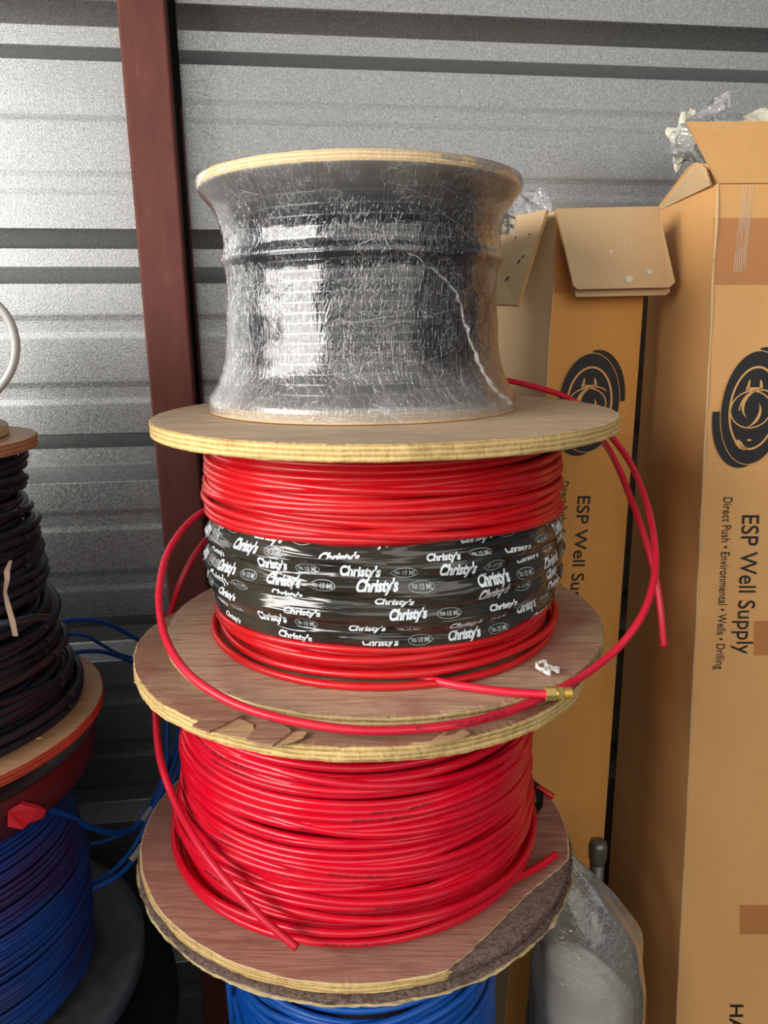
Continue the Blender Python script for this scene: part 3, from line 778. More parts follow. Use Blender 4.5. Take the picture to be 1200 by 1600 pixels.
fp = [(.2088, hB-.010), (.2090, hB), (.2060, hB+.008), (.1960, hB+.024), (.1880, hB+.044), (.1830, hB+.070), (.1800, hB+.105), (.1785, hB+.140), (.1790, hB+.165), (.1835, hB+.178), (.1800, hB+.190), (.1795, hB+.205), (.1830, hB+.222), (.1900, hB+.240), (.2020, hA-.020), (.2080, hA-.0125), (.2086, hA-.002), (.2060, hA+.0006)]
FP = [(p.x, p.y) for p in catmull([(r, z, 0) for r, z in fp], 5)]
def film_fn(a, z, j):
    t = (z-hB)/(hA-hB); k = math.sin(PI*min(1, max(0, t)))
    d = .0016*k*noise.noise(Vector((math.cos(a)*5, math.sin(a)*5, z*22)))+.0010*k*noise.noise(Vector((math.cos(a)*14, math.sin(a)*14, z*50)))
    if .4 < t < .95:                               # stretched out on the right under the top flange
        g = math.exp(-((a if a < PI else a-2*PI)+.1)**2/.25); d += .010*g*k*max(0, t-.4)
    return d
V, F = lathe(FP, 220, film_fn, False)
film = link('stretch_film', mesh('film', V, F), M_film, S1, True, 'clear creased stretch film')
# twisted rope of film running down the right front, and a torn flap at the right
fold = [(640, 392), (668, 415), (700, 440), (716, 468), (728, 510), (742, 552), (758, 588), (778, 612), (796, 630)]
dep = [.895, .903, .912, .918, .922, .925, .925, .93, .945]
fpn = catmull([at(x, y, d) for (x, y), d in zip(fold, dep)], 9)
fpn = [p+Vector((noise.noise(p*90)*.003, 0, noise.noise(p*120)*.003)) for p in fpn]
V, F = tube_geo(wp(S1, fpn), lambda t: .0007+.0022*t**1.5+.0005*math.sin(t*90)+.0004*math.sin(t*41), 7)
link('film_rope', mesh('film_rope', V, F), M_bag, film, False, 'twisted ridge of film')
def crumple(name, quad, nx, ny, amp, m, parent, seed=0, th=0, label=None):
    V = []; F = []
    a, b, c, d = [Vector(q) for q in quad]
    for j in range(ny+1):
        for i in range(nx+1):
            u, v = i/nx, j/ny; p = a.lerp(b, u).lerp(d.lerp(c, u), v)
            nn = Vector((noise.noise(p*28+Vector((seed, 0, 0))), noise.noise(p*28+Vector((0, seed, 5))), noise.noise(p*28+Vector((9, 0, seed)))))
            n2 = Vector((noise.noise(p*85+Vector((seed, 3, 0))), noise.noise(p*85+Vector((2, seed, 5))), noise.noise(p*85)))
            V.append(p+nn*amp+n2*amp*.45)
    for j in range(ny):
        for i in range(nx): k = j*(nx+1)+i; F.append((k, k+1, k+nx+2, k+nx+1))
    o = link(name, mesh(name, V, F), m, parent, False, label)
    if th:
        md = o.modifiers.new('s', 'SOLIDIFY'); md.thickness = th
    return o
crumple('film_flap', wp(S1, [at(770, 348, 1.04), at(809, 296, 1.06), at(800, 372, 1.05), at(772, 366, 1.03)]), 14, 14, .008, M_bag, film, 3)

# ================================================================== CARTONS
TH = .004
def slab(name, P, th, m, parent, bev=True, label=None, edge=None):
    """flat board from an outline (world points, in order) with thickness th away from its normal"""
    P = [Vector(p) for p in P]; nrm = (P[1]-P[0]).cross(P[-1]-P[0]).normalized(); n = len(P)
    c = parent.location if parent else Vector((0, 0, 0))
    V = [p-c for p in P]+[p-c-nrm*th for p in P]
    F = [tuple(range(n)), tuple(range(2*n-1, n-1, -1))]+[(i, n+i, n+(i+1) % n, (i+1) % n) for i in range(n)]
    mi = [0, 0]+[1]*n
    o = link(name, mesh(name, V, F, mi), [m, edge or M_cardE], parent, False, label)
    return o
def carton_body(parent, N, Fp, R, B, mats):
    """four upright walls; N near edge, Fp far left edge, R right edge, B hidden corner: (top, bottom) pairs. Walls have thickness"""
    c = parent.location; bm = bmesh.new()
    cen = [sum((q[k] for q in (N, Fp, R, B)), Vector())/4 for k in (0, 1)]
    ring = [N, R, B, Fp]; vo = []; vi = []
    steps = 14
    for s in range(steps+1):
        u = s/steps; row = []; rowi = []
        for q in ring:
            p = q[0].lerp(q[1], u); cc = cen[0].lerp(cen[1], u)
            w_ = Vector((noise.noise(Vector((p.x*9, u*4.3, 2))), noise.noise(Vector((p.x*9, u*4.3, 7))), 0))*.0012
            row.append(bm.verts.new(p-c+w_)); rowi.append(bm.verts.new(p+(cc-p).normalized()*TH*1.4-c+w_))
        vo.append(row); vi.append(rowi)
    for s in range(steps):
        for k in range(4):
            k2 = (k+1) % 4
            f = bm.faces.new((vo[s][k], vo[s+1][k], vo[s+1][k2], vo[s][k2])); f.material_index = 1 if k == 3 else 0
            f = bm.faces.new((vi[s][k], vi[s][k2], vi[s+1][k2], vi[s+1][k])); f.material_index = 2
    for k in range(4):
        k2 = (k+1) % 4
        bm.faces.new((vo[0][k], vo[0][k2], vi[0][k2], vi[0][k])).material_index = 3
    f = bm.faces.new([vo[-1][k] for k in range(4)])
    bmesh.ops.recalc_face_normals(bm, faces=bm.faces)
    me = bpy.data.meshes.new('carton_body'); bm.to_mesh(me); bm.free()
    o = link('carton_body', me, mats, parent); return o
def zfix(p, z): return Vector((p.x, p.y, z))
def edge_line(pa, pb, Y, ztop, zbot=0.0):
    a = at(*pa, Y); b = at(*pb, Y); f = lambda z: a+(b-a)*((z-a.z)/(b.z-a.z)); return f(ztop), f(zbot)

# ---- right carton
YB = 1.20
nt = at(1109, 287, YB); B_top = nt.z
N_ = edge_line((1113, 470), (1062, 1500), YB, B_top)
F_ = edge_line((1012, 470), (956, 1300), 1.475, B_top-.0)
dx = Vector((.42, .004, 0)); R_ = (N_[0]+dx, N_[1]+dx); Bk = (F_[0]+dx+Vector((0, .0, 0)), F_[1]+dx)
XB = thing('cardboard_box', 'tall open cardboard carton at the right edge with upright front flap', 'cardboard box', N_[1])
carton_body(XB, N_, F_, R_, Bk, [M_card, M_card, M_cardG, M_cardE])
nB = (N_[1]-N_[0]).cross(R_[0]-N_[0]).normalized()
if nB.y > 0: nB = -nB
pB = N_[0]+nB*.0
def faceB(px, py, off=.0012): return onplane(px, py, pB+nB*off, nB)
def on_face(pts, fn, m, name, parent, off, label=None):
    V = [fn(x, y, off)-parent_loc(parent) for x, y in pts]
    return link(name, mesh(name, V, [tuple(range(len(V)))]), m, parent, False, label)
SNAP = {}
def snap(parent, n, V, off):
    """lay print flat on the slightly bowed board; V in the frame of the carton"""
    if parent.name not in SNAP:
        me = [c for c in parent.children if c.name.startswith('carton_body')][0].data
        SNAP[parent.name] = BVHTree.FromPolygons([v.co.copy() for v in me.vertices], [tuple(p.vertices) for p in me.polygons])
    out = []
    for v in V:
        h = SNAP[parent.name].ray_cast(v+n*.04, -n, .08)
        out.append(h[0]+n*off if h[0] is not None else v)
    return out
def parent_loc(p):
    q = Vector((0, 0, 0))
    while p is not None: q = q+p.location; p = p.parent
    return q
# flaps
fl = slab('flap', [N_[0]+Vector((.001, -.002, 0)), N_[0]+dx+Vector((0, -.002, 0)), onplane(1400, 189, N_[0]+Vector((0, .075, 0)), Vector((0, 1, 0))), at(1073, 190, YB+.06)], .004, M_card, XB, label='front flap standing up')
lf = slab('flap', [F_[0]+Vector((0, 0, .0)), N_[0]+Vector((-.006, .012, 0)), at(1103, 262, YB+.034), at(1092, 256, 1.245), at(1080, 262, 1.28), at(1030, 325, 1.45)], .004, M_cardG, XB, label='left flap tipped outward')
lf2 = slab('flap', [F_[0]+Vector((.006, .0, .0)), N_[0]+Vector((.004, .02, 0)), at(1106, 257, YB+.045), at(1086, 254, 1.27), at(1074, 262, 1.30), at(1030, 320, 1.462)], .004, M_card, XB)
# packing tape bands and filament tape on the front face
def strip(px0, py0, px1, py1, fn, parent, m, name, off, lx=0, label=None):
    return on_face([(px0, py0), (px0+lx, py1), (px1+lx, py1), (px1, py0)][::-1], fn, m, name, parent, off, label)
M_bandtape = bpy.data.materials.new('clear_brown_tape'); M_bandtape.use_nodes = True; M_bandtape.node_tree.nodes.clear()
t = NT(M_bandtape); _o = t.n('ShaderNodeOutputMaterial'); _t = t.n('ShaderNodeBsdfTransparent'); _t.inputs[0].default_value = (.93, .82, .70, 1)
_p = t.n('ShaderNodeBsdfPrincipled'); _p.inputs['Base Color'].default_value = srgb(200, 146, 98); _p.inputs['Roughness'].default_value = .28
_m = t.n('ShaderNodeMixShader'); t.l(t.ramp(t.noise(t.coord((1, 1, 14)), 40, 3), [(.35, (.28,)*3), (.7, (.5,)*3)]), _m.inputs[0]); t.l(_t.outputs[0], _m.inputs[1]); t.l(_p.outputs[0], _m.inputs[2]); t.l(_m.outputs[0], _o.inputs[0])
strip(1114, 340, 1330, 445, faceB, XB, M_bandtape, 'packing_tape', .0014, label='clear brown packing tape')
strip(1160, 290, 1178, 425, faceB, XB, M_fil, 'filament_tape', .0020, -14, label='clear tape with white strands')
strip(1178, 970, 1330, 1024, faceB, XB, M_bandtape, 'packing_tape', .0022)
strip(1156, 1414, 1330, 1460, faceB, XB, M_bandtape, 'packing_tape', .0014)
# text helper: start of baseline, end of baseline, cap-top at start (pixels on a face)
def XA_ref(): return globals().get('XA')
def face_text(name, s, p0, p1, pc, fn, parent, m, off=.0016, shear=0, bold=0, label=None):
    tv, tf, L = text_geo(s, shear, bold)
    a, b, c = [fn(*p, off) for p in (p0, p1, pc)]
    u = (b-a)/L; v = (c-a)/.70; pl_ = parent_loc(parent)
    V = snap(parent, nA if parent is XA_ref() else nB, [a+u*q.x+v*q.y-pl_ for q in tv], off)
    return link(name, mesh(name, V, tf), m, parent, False, label)
face_text('printed_name', 'ESP Well Supply', (1160, 805), (1150.5, 1022), (1187, 805), faceB, XB, M_ink, bold=.004)
face_text('printed_line', 'Direct Push \u2022 Environmental \u2022 Wells \u2022 Drilling', (1131, 777), (1118, 1046), (1145, 777), faceB, XB, M_ink, bold=.002)
face_text('printed_word', 'HANDLE', (1141, 1570), (1136, 1690), (1162, 1570), faceB, XB, M_ink, bold=.01)
# the round emblem: shapes traced in the plane of the face, in metres from its centre
OB = faceB(1176, 638, 0); EX = (R_[0]-N_[0]).normalized(); EZ = nB.cross(EX); EZ = EZ if EZ.z > 0 else -EZ
sc = 188/165.0
def lg(x, y):                      # emblem coordinates -> metres (unit: zoomed pixels of the print)
    k = 1/6.15*YB/FPX*1.01
    return ((x-590)*k*.97, -(y-725)*k*.985)
def ell(cx, cy, rx, ry, a0=0, a1=2*PI, n=60, tilt=.0):
    out = []
    for i in range(n+1):
        a = a0+(a1-a0)*i/n; x = rx*math.cos(a); y = ry*math.sin(a)
        out.append((cx+x*math.cos(tilt)-y*math.sin(tilt), cy+x*math.sin(tilt)+y*math.cos(tilt)))
    return out
def ringp(cx, cy, rx, ry, t, a0=0, a1=2*PI, n=60, taper=False, tilt=0.0):
    o = ell(cx, cy, rx, ry, a0, a1, n, tilt); qs = []
    i_ = []
    for i in range(n+1):
        k = i/n; w_ = t*(math.sin(PI*k) if taper else 1)+.5
        a = a0+(a1-a0)*k; x = (rx-w_)*math.cos(a); y = (ry-w_)*math.sin(a)
        i_.append((cx+x*math.cos(tilt)-y*math.sin(tilt), cy+x*math.sin(tilt)+y*math.cos(tilt)))
    for i in range(n): qs.append([o[i], o[i+1], i_[i+1], i_[i]])
    return qs
TL = .10
black_l = [[ell(652, 690, 315, 542, -PI*.56, 0.02, 60, .03)+[(590, 725)]], [ell(512, 762, 318, 540, PI*.40, PI*1.0, 60, .03)+[(590, 745)]]]
layers = [(M_ink, .0005, [black_l[0][0], black_l[1][0]]),
          (M_card, .0008, ringp(590, 725, 323, 548, 10, tilt=.03)),
          (M_ink, .0011, [ell(590, 725, 316, 540, tilt=.03)]),
          (M_card, .0014, ringp(590, 725, 242, 402, 20, tilt=.03)
              + ringp(565, 735, 205, 182, 12) + ringp(640, 745, 195, 205, 12, PI*1.0, PI*1.72)
              + [[(495, 556), (512, 490), (522, 450), (534, 455), (532, 524), (532, 560)], [(660, 556), (658, 500), (640, 455), (628, 452), (630, 524), (625, 560)], [(500, 560), (520, 524), (650, 524), (662, 560)]]
              + ringp(640, 700, 170, 150, 30, PI*.72, PI*1.45, taper=True) + ringp(500, 760, 170, 150, 30, -PI*.2, PI*.42, taper=True)
              + [[(430, 1040), (470, 1022), (500, 1045), (530, 1085), (575, 1118), (540, 1128), (490, 1112), (450, 1075)], ell(577, 1030, 24, 10)])]
def emblem(origin, ex, ez, nn, parent, s=1.0):
    k = 0; root_ = parent
    for m, off, polys in layers:
        V = []; F = []
        for P_ in polys:
            b = len(V)
            for x, y in P_:
                u, v = lg(x, y); V += snap(root_, nn, [origin+ex*u*s+ez*v*s-root_.location], off+.0016)
            F.append(tuple(range(b, len(V))))
        k += 1
        me = mesh('printed_emblem', V, F)
        if k == 1: par = link('printed_emblem', me, m, parent, False, 'round black emblem')
        else: link('emblem_layer', me, m, parent and par)
    return par
def fix_layer_parent(p):
    pass
emblem(OB, EX, EZ, nB, XB)

# ---- left carton
zA = at(868, 329, 1.29).z
NA = edge_line((863, 470), (820, 1130), 1.29, zA)
RA = edge_line((1005, 470), (944, 1300), 1.335, zA)
dirF = (RA[0]-NA[0]); dirF.z = 0; dirF.normalize(); dirL = Vector((-dirF.y, dirF.x, 0))
dirL = Vector((-.50, .866, 0))
FA = (NA[0]+dirL*.165, NA[1]+dirL*.165)
RA2 = RA
BA = (RA2[0]+dirL*.145, RA2[1]+dirL*.145)
XA = thing('cardboard_box', 'open cardboard carton behind the stack with two flaps folded down outside', 'cardboard box', NA[1])
carton_body(XA, NA, FA, RA2, BA, [M_cardA, M_cardG, M_cardG, M_cardE])
nA = (NA[1]-NA[0]).cross(RA2[0]-NA[0]).normalized()
if nA.y > 0: nA = -nA
def faceA(px, py, off=.0012): return onplane(px, py, NA[0]+nA*off, nA)
def outA(px, py, off): return onplane(px, py, NA[0]+nA*off, nA)
f1 = slab('flap', [outA(868, 329, .004), outA(900, 464, .030), outA(1040, 461, .030), outA(1047, 456, .030), outA(1030, 323, .004)], .004, M_cardG, XA, label='outer front flap folded down')
f2 = slab('flap', [outA(868, 326, .012), outA(896, 446, .042), outA(902, 452, .042), outA(1046, 449, .042), outA(1055, 441, .042), outA(1028, 322, .012)], .004, M_cardG, XA, label='front flap folded down with white spots')
for (x, y, rr_) in ((983, 436, 6.5), (1015, 425, 4.5), (955, 393, 3.2), (965, 380, 1.6), (976, 381, 1.6), (940, 370, 1.3), (1032, 441, 1.2)):
    x = x; pts = [(x+rr_*math.cos(2*PI*k/18)*(1+.15*math.sin(3*k)), y+rr_*.85*math.sin(2*PI*k/18)) for k in range(18)]
    g = (y-322)/130*.03+.012+.0005
    def fnF(px, py, off, g=None): 
        return outA(px, py, .012+.030*min(1, max(0, (py-323)/121))+.0006)
    on_face(pts[::-1], fnF, M_foam, 'white_spot', f2, 0)
sl = slab('flap', [at(858, 330, 1.275), at(812, 479, 1.225), at(730, 476, 1.30), at(745, 352, 1.42), at(846, 334, 1.30)], .005, M_cardG, XA, label='pale inside of the side flap hanging down')
_fa, _fb, _fc = at(858, 330, 1.275), at(812, 479, 1.225), at(730, 476, 1.30); _fn = (_fb-_fa).cross(_fc-_fa).normalized(); _fn = -_fn if _fn.y > 0 else _fn
for (x0, y0, x1, y1, w_) in ((766, 432, 774, 435, 2.2), (788, 440, 797, 431, 2.6), (807, 415, 813, 404, 2), (814, 404, 821, 397, 2.4), (824, 368, 836, 362, 2.4), (804, 375, 806, 368, 1.6)):
    dxp, dyp = x1-x0, y1-y0; L_ = math.hypot(dxp, dyp); ux, uy = -dyp/L_*w_/2, dxp/L_*w_/2
    mx_, my_ = (x0+x1)/2, (y0+y1)/2
    P_ = [(x0, y0), (mx_+ux*1.4, my_+uy*1.1), (x1+ux*.5, y1), (x1, y1+uy), (mx_-ux, my_-uy*1.5)]
    V = [onplane(x, y, _fa+_fn*.0006, _fn)-parent_loc(sl) for x, y in P_]
    link('tear_mark', mesh('tear_mark', V, [tuple(range(5))]), M_black, sl)
def worn(name, pa, pb, r, seed, parent, m):
    N = 70; P_ = []
    for i in range(N):
        u = i/(N-1); p = pa.lerp(pb, u)
        P_.append(p+Vector((noise.noise(Vector((u*22, seed, 0)))*.0016, noise.noise(Vector((u*22, seed, 5)))*.0012, 0)))
    V, F = tube_geo([p-parent_loc(parent) for p in P_], lambda u: r*(.55+1.2*abs(noise.noise(Vector((u*16, seed, 9))))), 6)
    link(name, mesh(name, V, F), m, parent, True)
worn('worn_corner', N_[0], N_[1], .0026, 1, XB, M_cardW)
worn('crease', onplane(1003, 640, F_[0], (N_[0]-F_[0]).cross(N_[1]-F_[0]).normalized()), onplane(975, 1500, F_[0], (N_[0]-F_[0]).cross(N_[1]-F_[0]).normalized()), .0020, 3, XB, M_cardW)
worn('worn_corner', NA[0], NA[1], .0018, 2, XA, M_cardW)
face_text('printed_name', 'ESP Well Supply', (903, 775), (887.5, 972), (922.5, 775), faceA, XA, M_ink, bold=.004)
face_text('printed_line', 'Direct Push \u2022 Environmental \u2022 Wells \u2022 Drilling', (878, 752), (862, 990), (889, 752), faceA, XA, M_ink, bold=.002)
OA = faceA(922, 628, 0)
emblem(faceA(919, 630, 0), dirF*1.14, Vector((0, 0, .95)), nA, XA)
strip(867, 345, 893, 458, faceA, XA, M_bandtape, 'packing_tape', .0014, -2, 'clear brown packing tape')

# plastic sheet ends and foam poking out of both cartons
b1 = crumple('plastic_bag', [at(1046, 212, 1.34), at(1128, 146, 1.35), at(1150, 262, 1.33), at(1052, 252, 1.32)], 26, 20, .010, M_bag, None, 5, .0006)
tag(b1, 'crumpled clear plastic sticking up out of the right carton', 'plastic bag')
tw = crumple('rolled_edge', [at(1075, 187, 1.335), at(1138, 145, 1.338), at(1143, 166, 1.333), at(1098, 192, 1.33)], 14, 8, .005, M_bag, b1, 8, .001)
def lump(name, c, r, m, parent, seed, amp=.35, sq=(1, 1, 1)):
    bm = bmesh.new(); bmesh.ops.create_icosphere(bm, subdivisions=4, radius=r)
    for v in bm.verts:
        k = 1+amp*noise.noise(v.co/r*1.6+Vector((seed, 0, 0)))+amp*.4*noise.noise(v.co/r*5+Vector((seed, 4, 0)))
        v.co = Vector((v.co.x*sq[0], v.co.y*sq[1], v.co.z*sq[2]))*k+Vector(c)
    return bm_obj(name, bm, m, parent, False)
l1 = lump('foam_piece', at(1070, 220, 1.355), .026, M_foam, None, 3, .9, (.9, .5, 1.3))
tag(l1, 'torn cream foam in the clear plastic above the right carton', 'foam')
l2 = lump('foam_piece', at(1196, 200, 1.40), .030, M_foam, None, 6, .5, (1.5, .6, .9))
tag(l2, 'cream foam just showing over the right carton\'s upright flap', 'foam')
b2 = crumple('plastic_bag', [at(800, 300, 1.42), at(852, 294, 1.42), at(866, 350, 1.41), at(800, 350, 1.41)], 14, 12, .007, M_bag, None, 11, .0006)
tag(b2, 'milky plastic bag poking out of the left carton behind the wrapped spool', 'plastic bag')

# ================================================================== BOTTOM RIGHT: bag and pipe
def full_bag():
    c = at(918, 1600, 1.10); c0 = Vector((c.x, 1.11, 0))
    e = thing('filled_bag', 'clear polythene bag filled with pale material standing between the stack and the right carton', 'bag', c0)
    # rings of (height, centre offset x, rx, ry)
    top = at(893, 1338, 1.10)
    rings = [(.002, 0, .085, .075), (.10, 0, .098, .085), (.30, 0, .098, .086), (.44, 0, .100, .088), (.52, -.002, .097, .085), (.59, -.006, .092, .078), (.65, -.014, .080, .060), (.70, -.026, .064, .038), (.74, -.040, .045, .020), (.78, -.054, .020, .008), (top.z, top.x-c0.x+.004, .006, .003)]
    pts = catmull([(z, x, rx) for z, x, rx, ry in rings], 5); pry = catmull([(z, ry, 0) for z, x, rx, ry in rings], 5)
    V = []; n = 80; F = []
    for j, (p, q) in enumerate(zip(pts, pry)):
        for i in range(n):
            a = 2*PI*i/n
            k = 1+.07*noise.noise(Vector((math.cos(a)*2.2, math.sin(a)*2.2, p.x*14)))+.05*math.sin(7*a+p.x*20)*min(1, max(0, (p.x-.52)/.2))
            if p.x > .45: k += .16*math.exp(-((p.x-.635)/.035)**2)*max(0, math.cos(a-.1))**6
            V.append((p.y+math.cos(a)*max(p.z, .002)*k, math.sin(a)*max(q.y, .002)*k, p.x))
    m = len(pts)
    for j in range(m-1):
        for i in range(n): F.append((j*n+i, j*n+(i+1) % n, (j+1)*n+(i+1) % n, (j+1)*n+i))
    F.append(tuple(range(n))[::-1]); F.append(tuple((m-1)*n+i for i in range(n)))
    link('bag_skin', mesh('bag_skin', V, F), M_bag, e, True)
    V = [(x*.90 + .0, y*.88, z*.79+.004) for x, y, z in V[: (m-8)*n]]
    F = [f for f in F if max(f) < len(V)]; F.append(tuple(range(len(V)-n, len(V))))
    link('bag_contents', mesh('bag_contents', V, F), M_fill, e, True)
full_bag()
pp = at(935, 1312, 1.175); pipe = thing('pipe', 'upright grey pipe with rounded cap in the gap between the two cartons', 'pipe', (pp.x, pp.y, 0))
hz = pp.z
link('pipe_body', mesh('pipe', *lathe([(.0125, .001), (.0125, hz-.045)], 24)), M_pipe, pipe, True)
link('pipe_cap', mesh('cap', *lathe([(.0125, hz-.046), (.0135, hz-.040), (.0155, hz-.034), (.0160, hz-.012), (.0140, hz-.004), (.008, hz-.0005), (.001, hz)], 24)), M_pipe, pipe, True)

# ================================================================== LEFT STACK
LX, LY = -.640, .9386
# bottom reel under the grey one
g0 = thing('cable_reel', 'large dark plastic reel on the floor, lowest of the left stack', 'cable reel', (-.655, .985, 0))
link('reel_body', mesh('reel0', *lathe([(.31, .0), (.315, .01), (.315, .03), (.24, .034), (.22, .50), (.22, .54), (.31, .546), (.318, .555), (.318, .582), (.30, .586), (.0, .586)], 96)), M_black, g0, True)
# blue cable reel: grey bottom flange, blue winding, maroon top flange
gz = H-.925
g1 = thing('cable_reel', 'plastic reel of blue cable with a maroon upper rim in the left stack', 'cable reel', (-.660, .978, .587))
bz = gz-.587
link('bottom_flange', mesh('rf', *lathe([(.0, bz-.03), (.272, bz-.03), (.280, bz-.025), (.2805, bz-.004), (.277, bz), (.262, bz-.0005), (.258, bz-.003), (0, bz-.003)], 120)), M_grey, g1, True, 'scuffed dark grey plastic flange')
tz = H-.615-.587
wl = coil_pts((.008, -.01), lambda t, a: .195+.006*math.sin(t*PI*.9)-.030*max(0, t-.55)**1.1*2, bz-.002, tz-.002, .0034, 61, per=64, jz=.5, jr=.6)
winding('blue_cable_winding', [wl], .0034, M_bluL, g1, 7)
link('reel_core', mesh('rc', *lathe([(0, bz), (.185, bz), (.175, tz), (0, tz)], 32)), M_black, g1, True)
link('top_flange', mesh('tf', *lathe([(0, tz), (.205, tz), (.222, tz+.004), (.232, tz+.018), (.237, tz+.040), (.2385, tz+.062), (.236, tz+.066), (.231, tz+.064), (.228, tz+.046), (.180, tz+.040), (0, tz+.040)], 120)), M_maroon, g1, True, 'maroon rim with recessed top')
link('red_tape_tag', mesh('rtt', [v-g1.location for v in [at(12, 1292, .835), at(12, 1268, .84), at(30, 1256, .85), at(58, 1264, .86), at(68, 1270, .87), at(66, 1279, .87), at(44, 1287, .855), at(36, 1296, .845)]]+[v-g1.location+Vector((.001, .006, .0)) for v in [at(12, 1292, .835), at(12, 1268, .84), at(30, 1256, .85), at(58, 1264, .86), at(68, 1270, .87), at(66, 1279, .87), at(44, 1287, .855), at(36, 1296, .845)]],
     [tuple(range(8)), tuple(range(15, 7, -1))]+[(i, (i+1) % 8, 8+(i+1) % 8, 8+i) for i in range(8)]), M_redtape, g1, False, 'red tape end')
# black cable spool with red-edged plywood flange
g2 = thing('cable_spool', 'left-stack plywood spool heaped with black cable, lower flange edged in red', 'cable spool', (LX, LY, H-.485-.014))
flange('bottom_flange', (0, 0, .0140), .250, .0140, M_plyL, M_edgeR, g2, 71, .0006)
ztop = .485-.120+.014
flange('top_flange', (.004, -.011, ztop), .2000, .0145, M_plyL, M_edgeB, g2, 72, .0010)
def Rblk(t, a): return .203-.042*t**.8+.003*math.sin(5*a+t*20)
wk = coil_pts((0, -.002), Rblk, .0145, ztop-.016, .0056, 81, jz=1.3, jr=1.3)
rnd = random.Random(3); exk = []
for k in range(34):
    t = rnd.uniform(0.02, .95); z = .02+t*(ztop-.05)
    exk.append(loop_pts((rnd.uniform(-.004, .004), 0), Rblk(t, 0)+.004+rnd.uniform(0, .012), z, rnd.uniform(.006, .035), rnd.uniform(0, 6.3), .0056, .0145, ztop-.016))
winding('black_cable_winding', [wk]+exk[:31], .0056, M_blk, g2, 8)
winding('brown_cable_winding', exk[31:], .0050, M_brn, g2, 8, 'dusty brownish turns among the black')
link('spool_core', mesh('gc', *lathe([(0, .014), (.16, .014), (.14, ztop-.0148), (0, ztop-.0148)], 32)), M_black, g2, True)
pts = catmull([at(-20, 978, .76), at(20, 972, .77), at(50, 966, .80), at(76, 965, .84)], 6)
tube('cable_tail', [p-g2.location for p in pts], .0045, M_blk, g2)
# pale paper strip dangling from the black cable
PS = [(14, 862, 24), (7, 895, 22), (5, 915, 13), (9, 950, 14), (17, 990, 24)]
V = []; YY = .735
for x0, y, x1 in ((14, 876, 19), (6, 893, 15), (7, 905, 15), (5, 925, 10), (8, 945, 16), (14, 968, 23), (20, 994, 28)):
    V += [at(x0, y, YY), at(x1, y, YY+.004)]
n = len(V)//2; V = V+[v+Vector((0, .0008, 0)) for v in V]
F = []
for i in range(n-1): F.append((2*i, 2*i+1, 2*i+3, 2*i+2)); F.append((2*n+2*i, 2*n+2*i+2, 2*n+2*i+3, 2*n+2*i+1))
ps = link('paper_strip', mesh('paper_strip', V, F), M_paper); tag(ps, 'narrow pale paper strip dangling in front of the black cable', 'paper strip')
# small spool of milky tubing on top
g3 = thing('tubing_spool', 'small plywood spool of milky white tubing topping the left stack, mostly cut off', 'tubing spool', (LX-.012, LY-.012, H-.119))
flange('bottom_flange', (0, 0, .013), .182, .0128, M_plyL, M_plyAe, g3, 75, .0006)
ww_ = coil_pts((0, 0), lambda t, a: .152+.012*math.sin(t*9)*0, .0135, .17, .0052, 91, jz=.6, jr=.8)
winding('tubing_winding', [ww_], .0052, M_wht, g3, 8)
flange('top_flange', (0, 0, .185), .165, .0128, M_plyL, M_plyAe, g3, 76, .0006)
lpw = catmull([at(-70, 470, .80), at(-30, 462, .80), at(0, 480, .80), at(18, 508, .80), at(25, 540, .80), at(20, 572, .80), at(4, 600, .80), at(-25, 630, .81), at(-60, 650, .83)], 8)
tube('loose_tubing_turn', [p-g3.location for p in lpw], .0043, M_wht, g3)

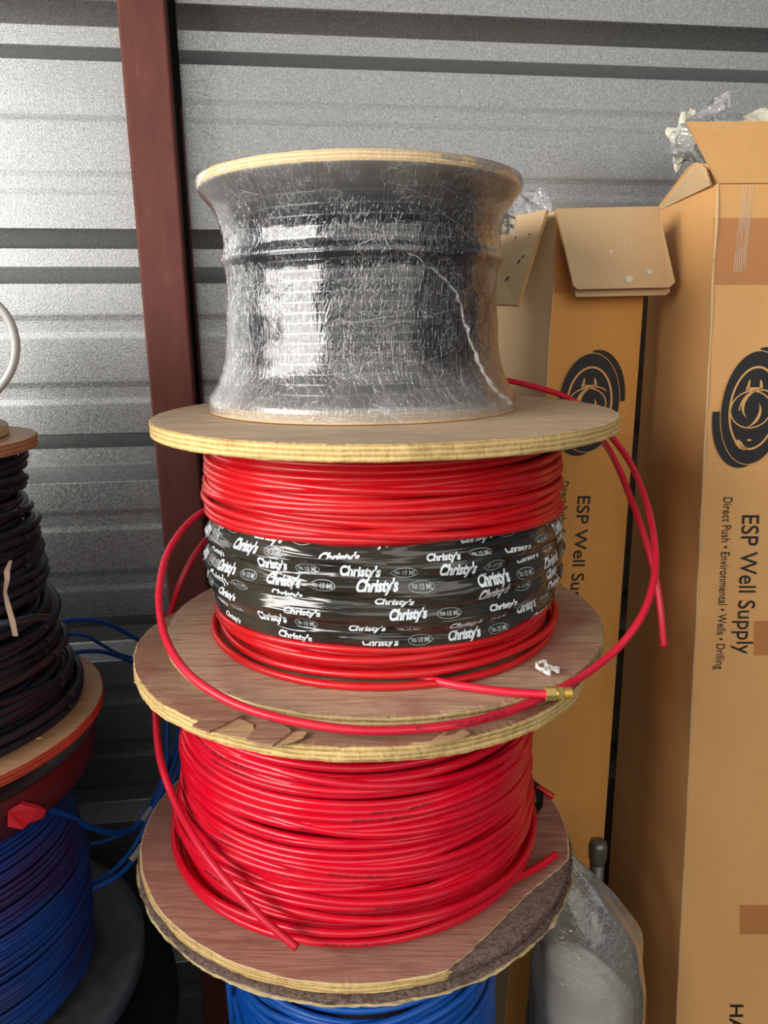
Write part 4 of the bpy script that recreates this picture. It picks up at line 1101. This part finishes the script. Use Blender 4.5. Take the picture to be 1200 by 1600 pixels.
# blue cables looping between the two stacks
def cable(px, label, r=.0042, m=M_blue):
    o = tube('cable', catmull([at(*p) for p in px], 8), r, m, None, 8); return tag(o, label, 'cable', None)
cable([(44, 1256, .90), (70, 1262, .93), (105, 1274, 1.0), (140, 1292, 1.06), (175, 1301, 1.12), (205, 1296, 1.17), (232, 1272, 1.21), (250, 1235, 1.24), (260, 1190, 1.27), (261, 1140, 1.29), (262, 1090, 1.31)], 'blue cable sagging from the red tape tag across to the stack', .0050)
cable([(90, 1330, 1.20), (125, 1322, 1.21), (165, 1314, 1.22), (200, 1298, 1.23), (228, 1268, 1.25), (248, 1228, 1.28), (270, 1180, 1.30), (282, 1120, 1.32)], 'thin blue cable in shadow just below the sagging one', .0036)
cable([(110, 1392, 1.05), (140, 1382, 1.07), (175, 1362, 1.10), (203, 1332, 1.13), (225, 1295, 1.16), (245, 1255, 1.21), (268, 1205, 1.26), (284, 1150, 1.30)], 'upper of two blue cables curving low over the grey flange', .0040)
cable([(112, 1398, 1.04), (150, 1386, 1.06), (187, 1366, 1.09), (212, 1338, 1.12), (232, 1300, 1.15), (250, 1262, 1.20), (275, 1212, 1.25), (290, 1160, 1.29)], 'lower of two blue cables curving low over the grey flange', .0040)
cable([(72, 984, 1.06), (95, 972, 1.10), (125, 968, 1.16), (160, 972, 1.22), (190, 985, 1.28), (222, 1003, 1.33), (260, 1020, 1.36)], 'topmost blue cable arching between the stacks', .0040)
cable([(70, 992, 1.08), (100, 990, 1.12), (135, 994, 1.18), (160, 1008, 1.24), (185, 1022, 1.30), (215, 1030, 1.34), (250, 1040, 1.37)], 'thin blue cable dipping under the arching one', .0030)
cable([(108, 1022, 1.10), (130, 1018, 1.15), (158, 1018, 1.21), (180, 1024, 1.27), (205, 1034, 1.32), (240, 1050, 1.36)], 'short blue cable rising over the red-edged flange', .0036)
def sleeve(par, px, r, lab):
    tube('label_sleeve', catmull([at(*p) for p in px], 5), r, M_wht, bpy.data.objects[par], 8, lab)
sleeve('cable', [(222, 1283, 1.195), (230, 1273, 1.208), (238, 1262, 1.217)], .0062, 'white label sleeve')
sleeve('cable.003', [(204, 1344, 1.111), (213, 1334, 1.121), (222, 1320, 1.135)], .0056, 'white label sleeve')
# little chips of wood
def chip(c, label, rz, s=.006):
    bm = bmesh.new(); bmesh.ops.create_cube(bm, size=1)
    for v in bm.verts: v.co = Vector((v.co.x*s*(1.2 if v.co.y > 0 else .8), v.co.y*s*.35, v.co.z*.0012+.0008))
    o = bm_obj('wood_chip', bm, M_pale); o.location = c; o.rotation_euler = (0, 0, rz); tag(o, label, 'wood chip', None)
chip(onz(214, 1067, -.4035+.0085), 'pale wood chip on the left rim of the splintered flange', .1)
chip(onz(61, 1154, -.4848), 'pale wood chip on the red-edged flange', .4)
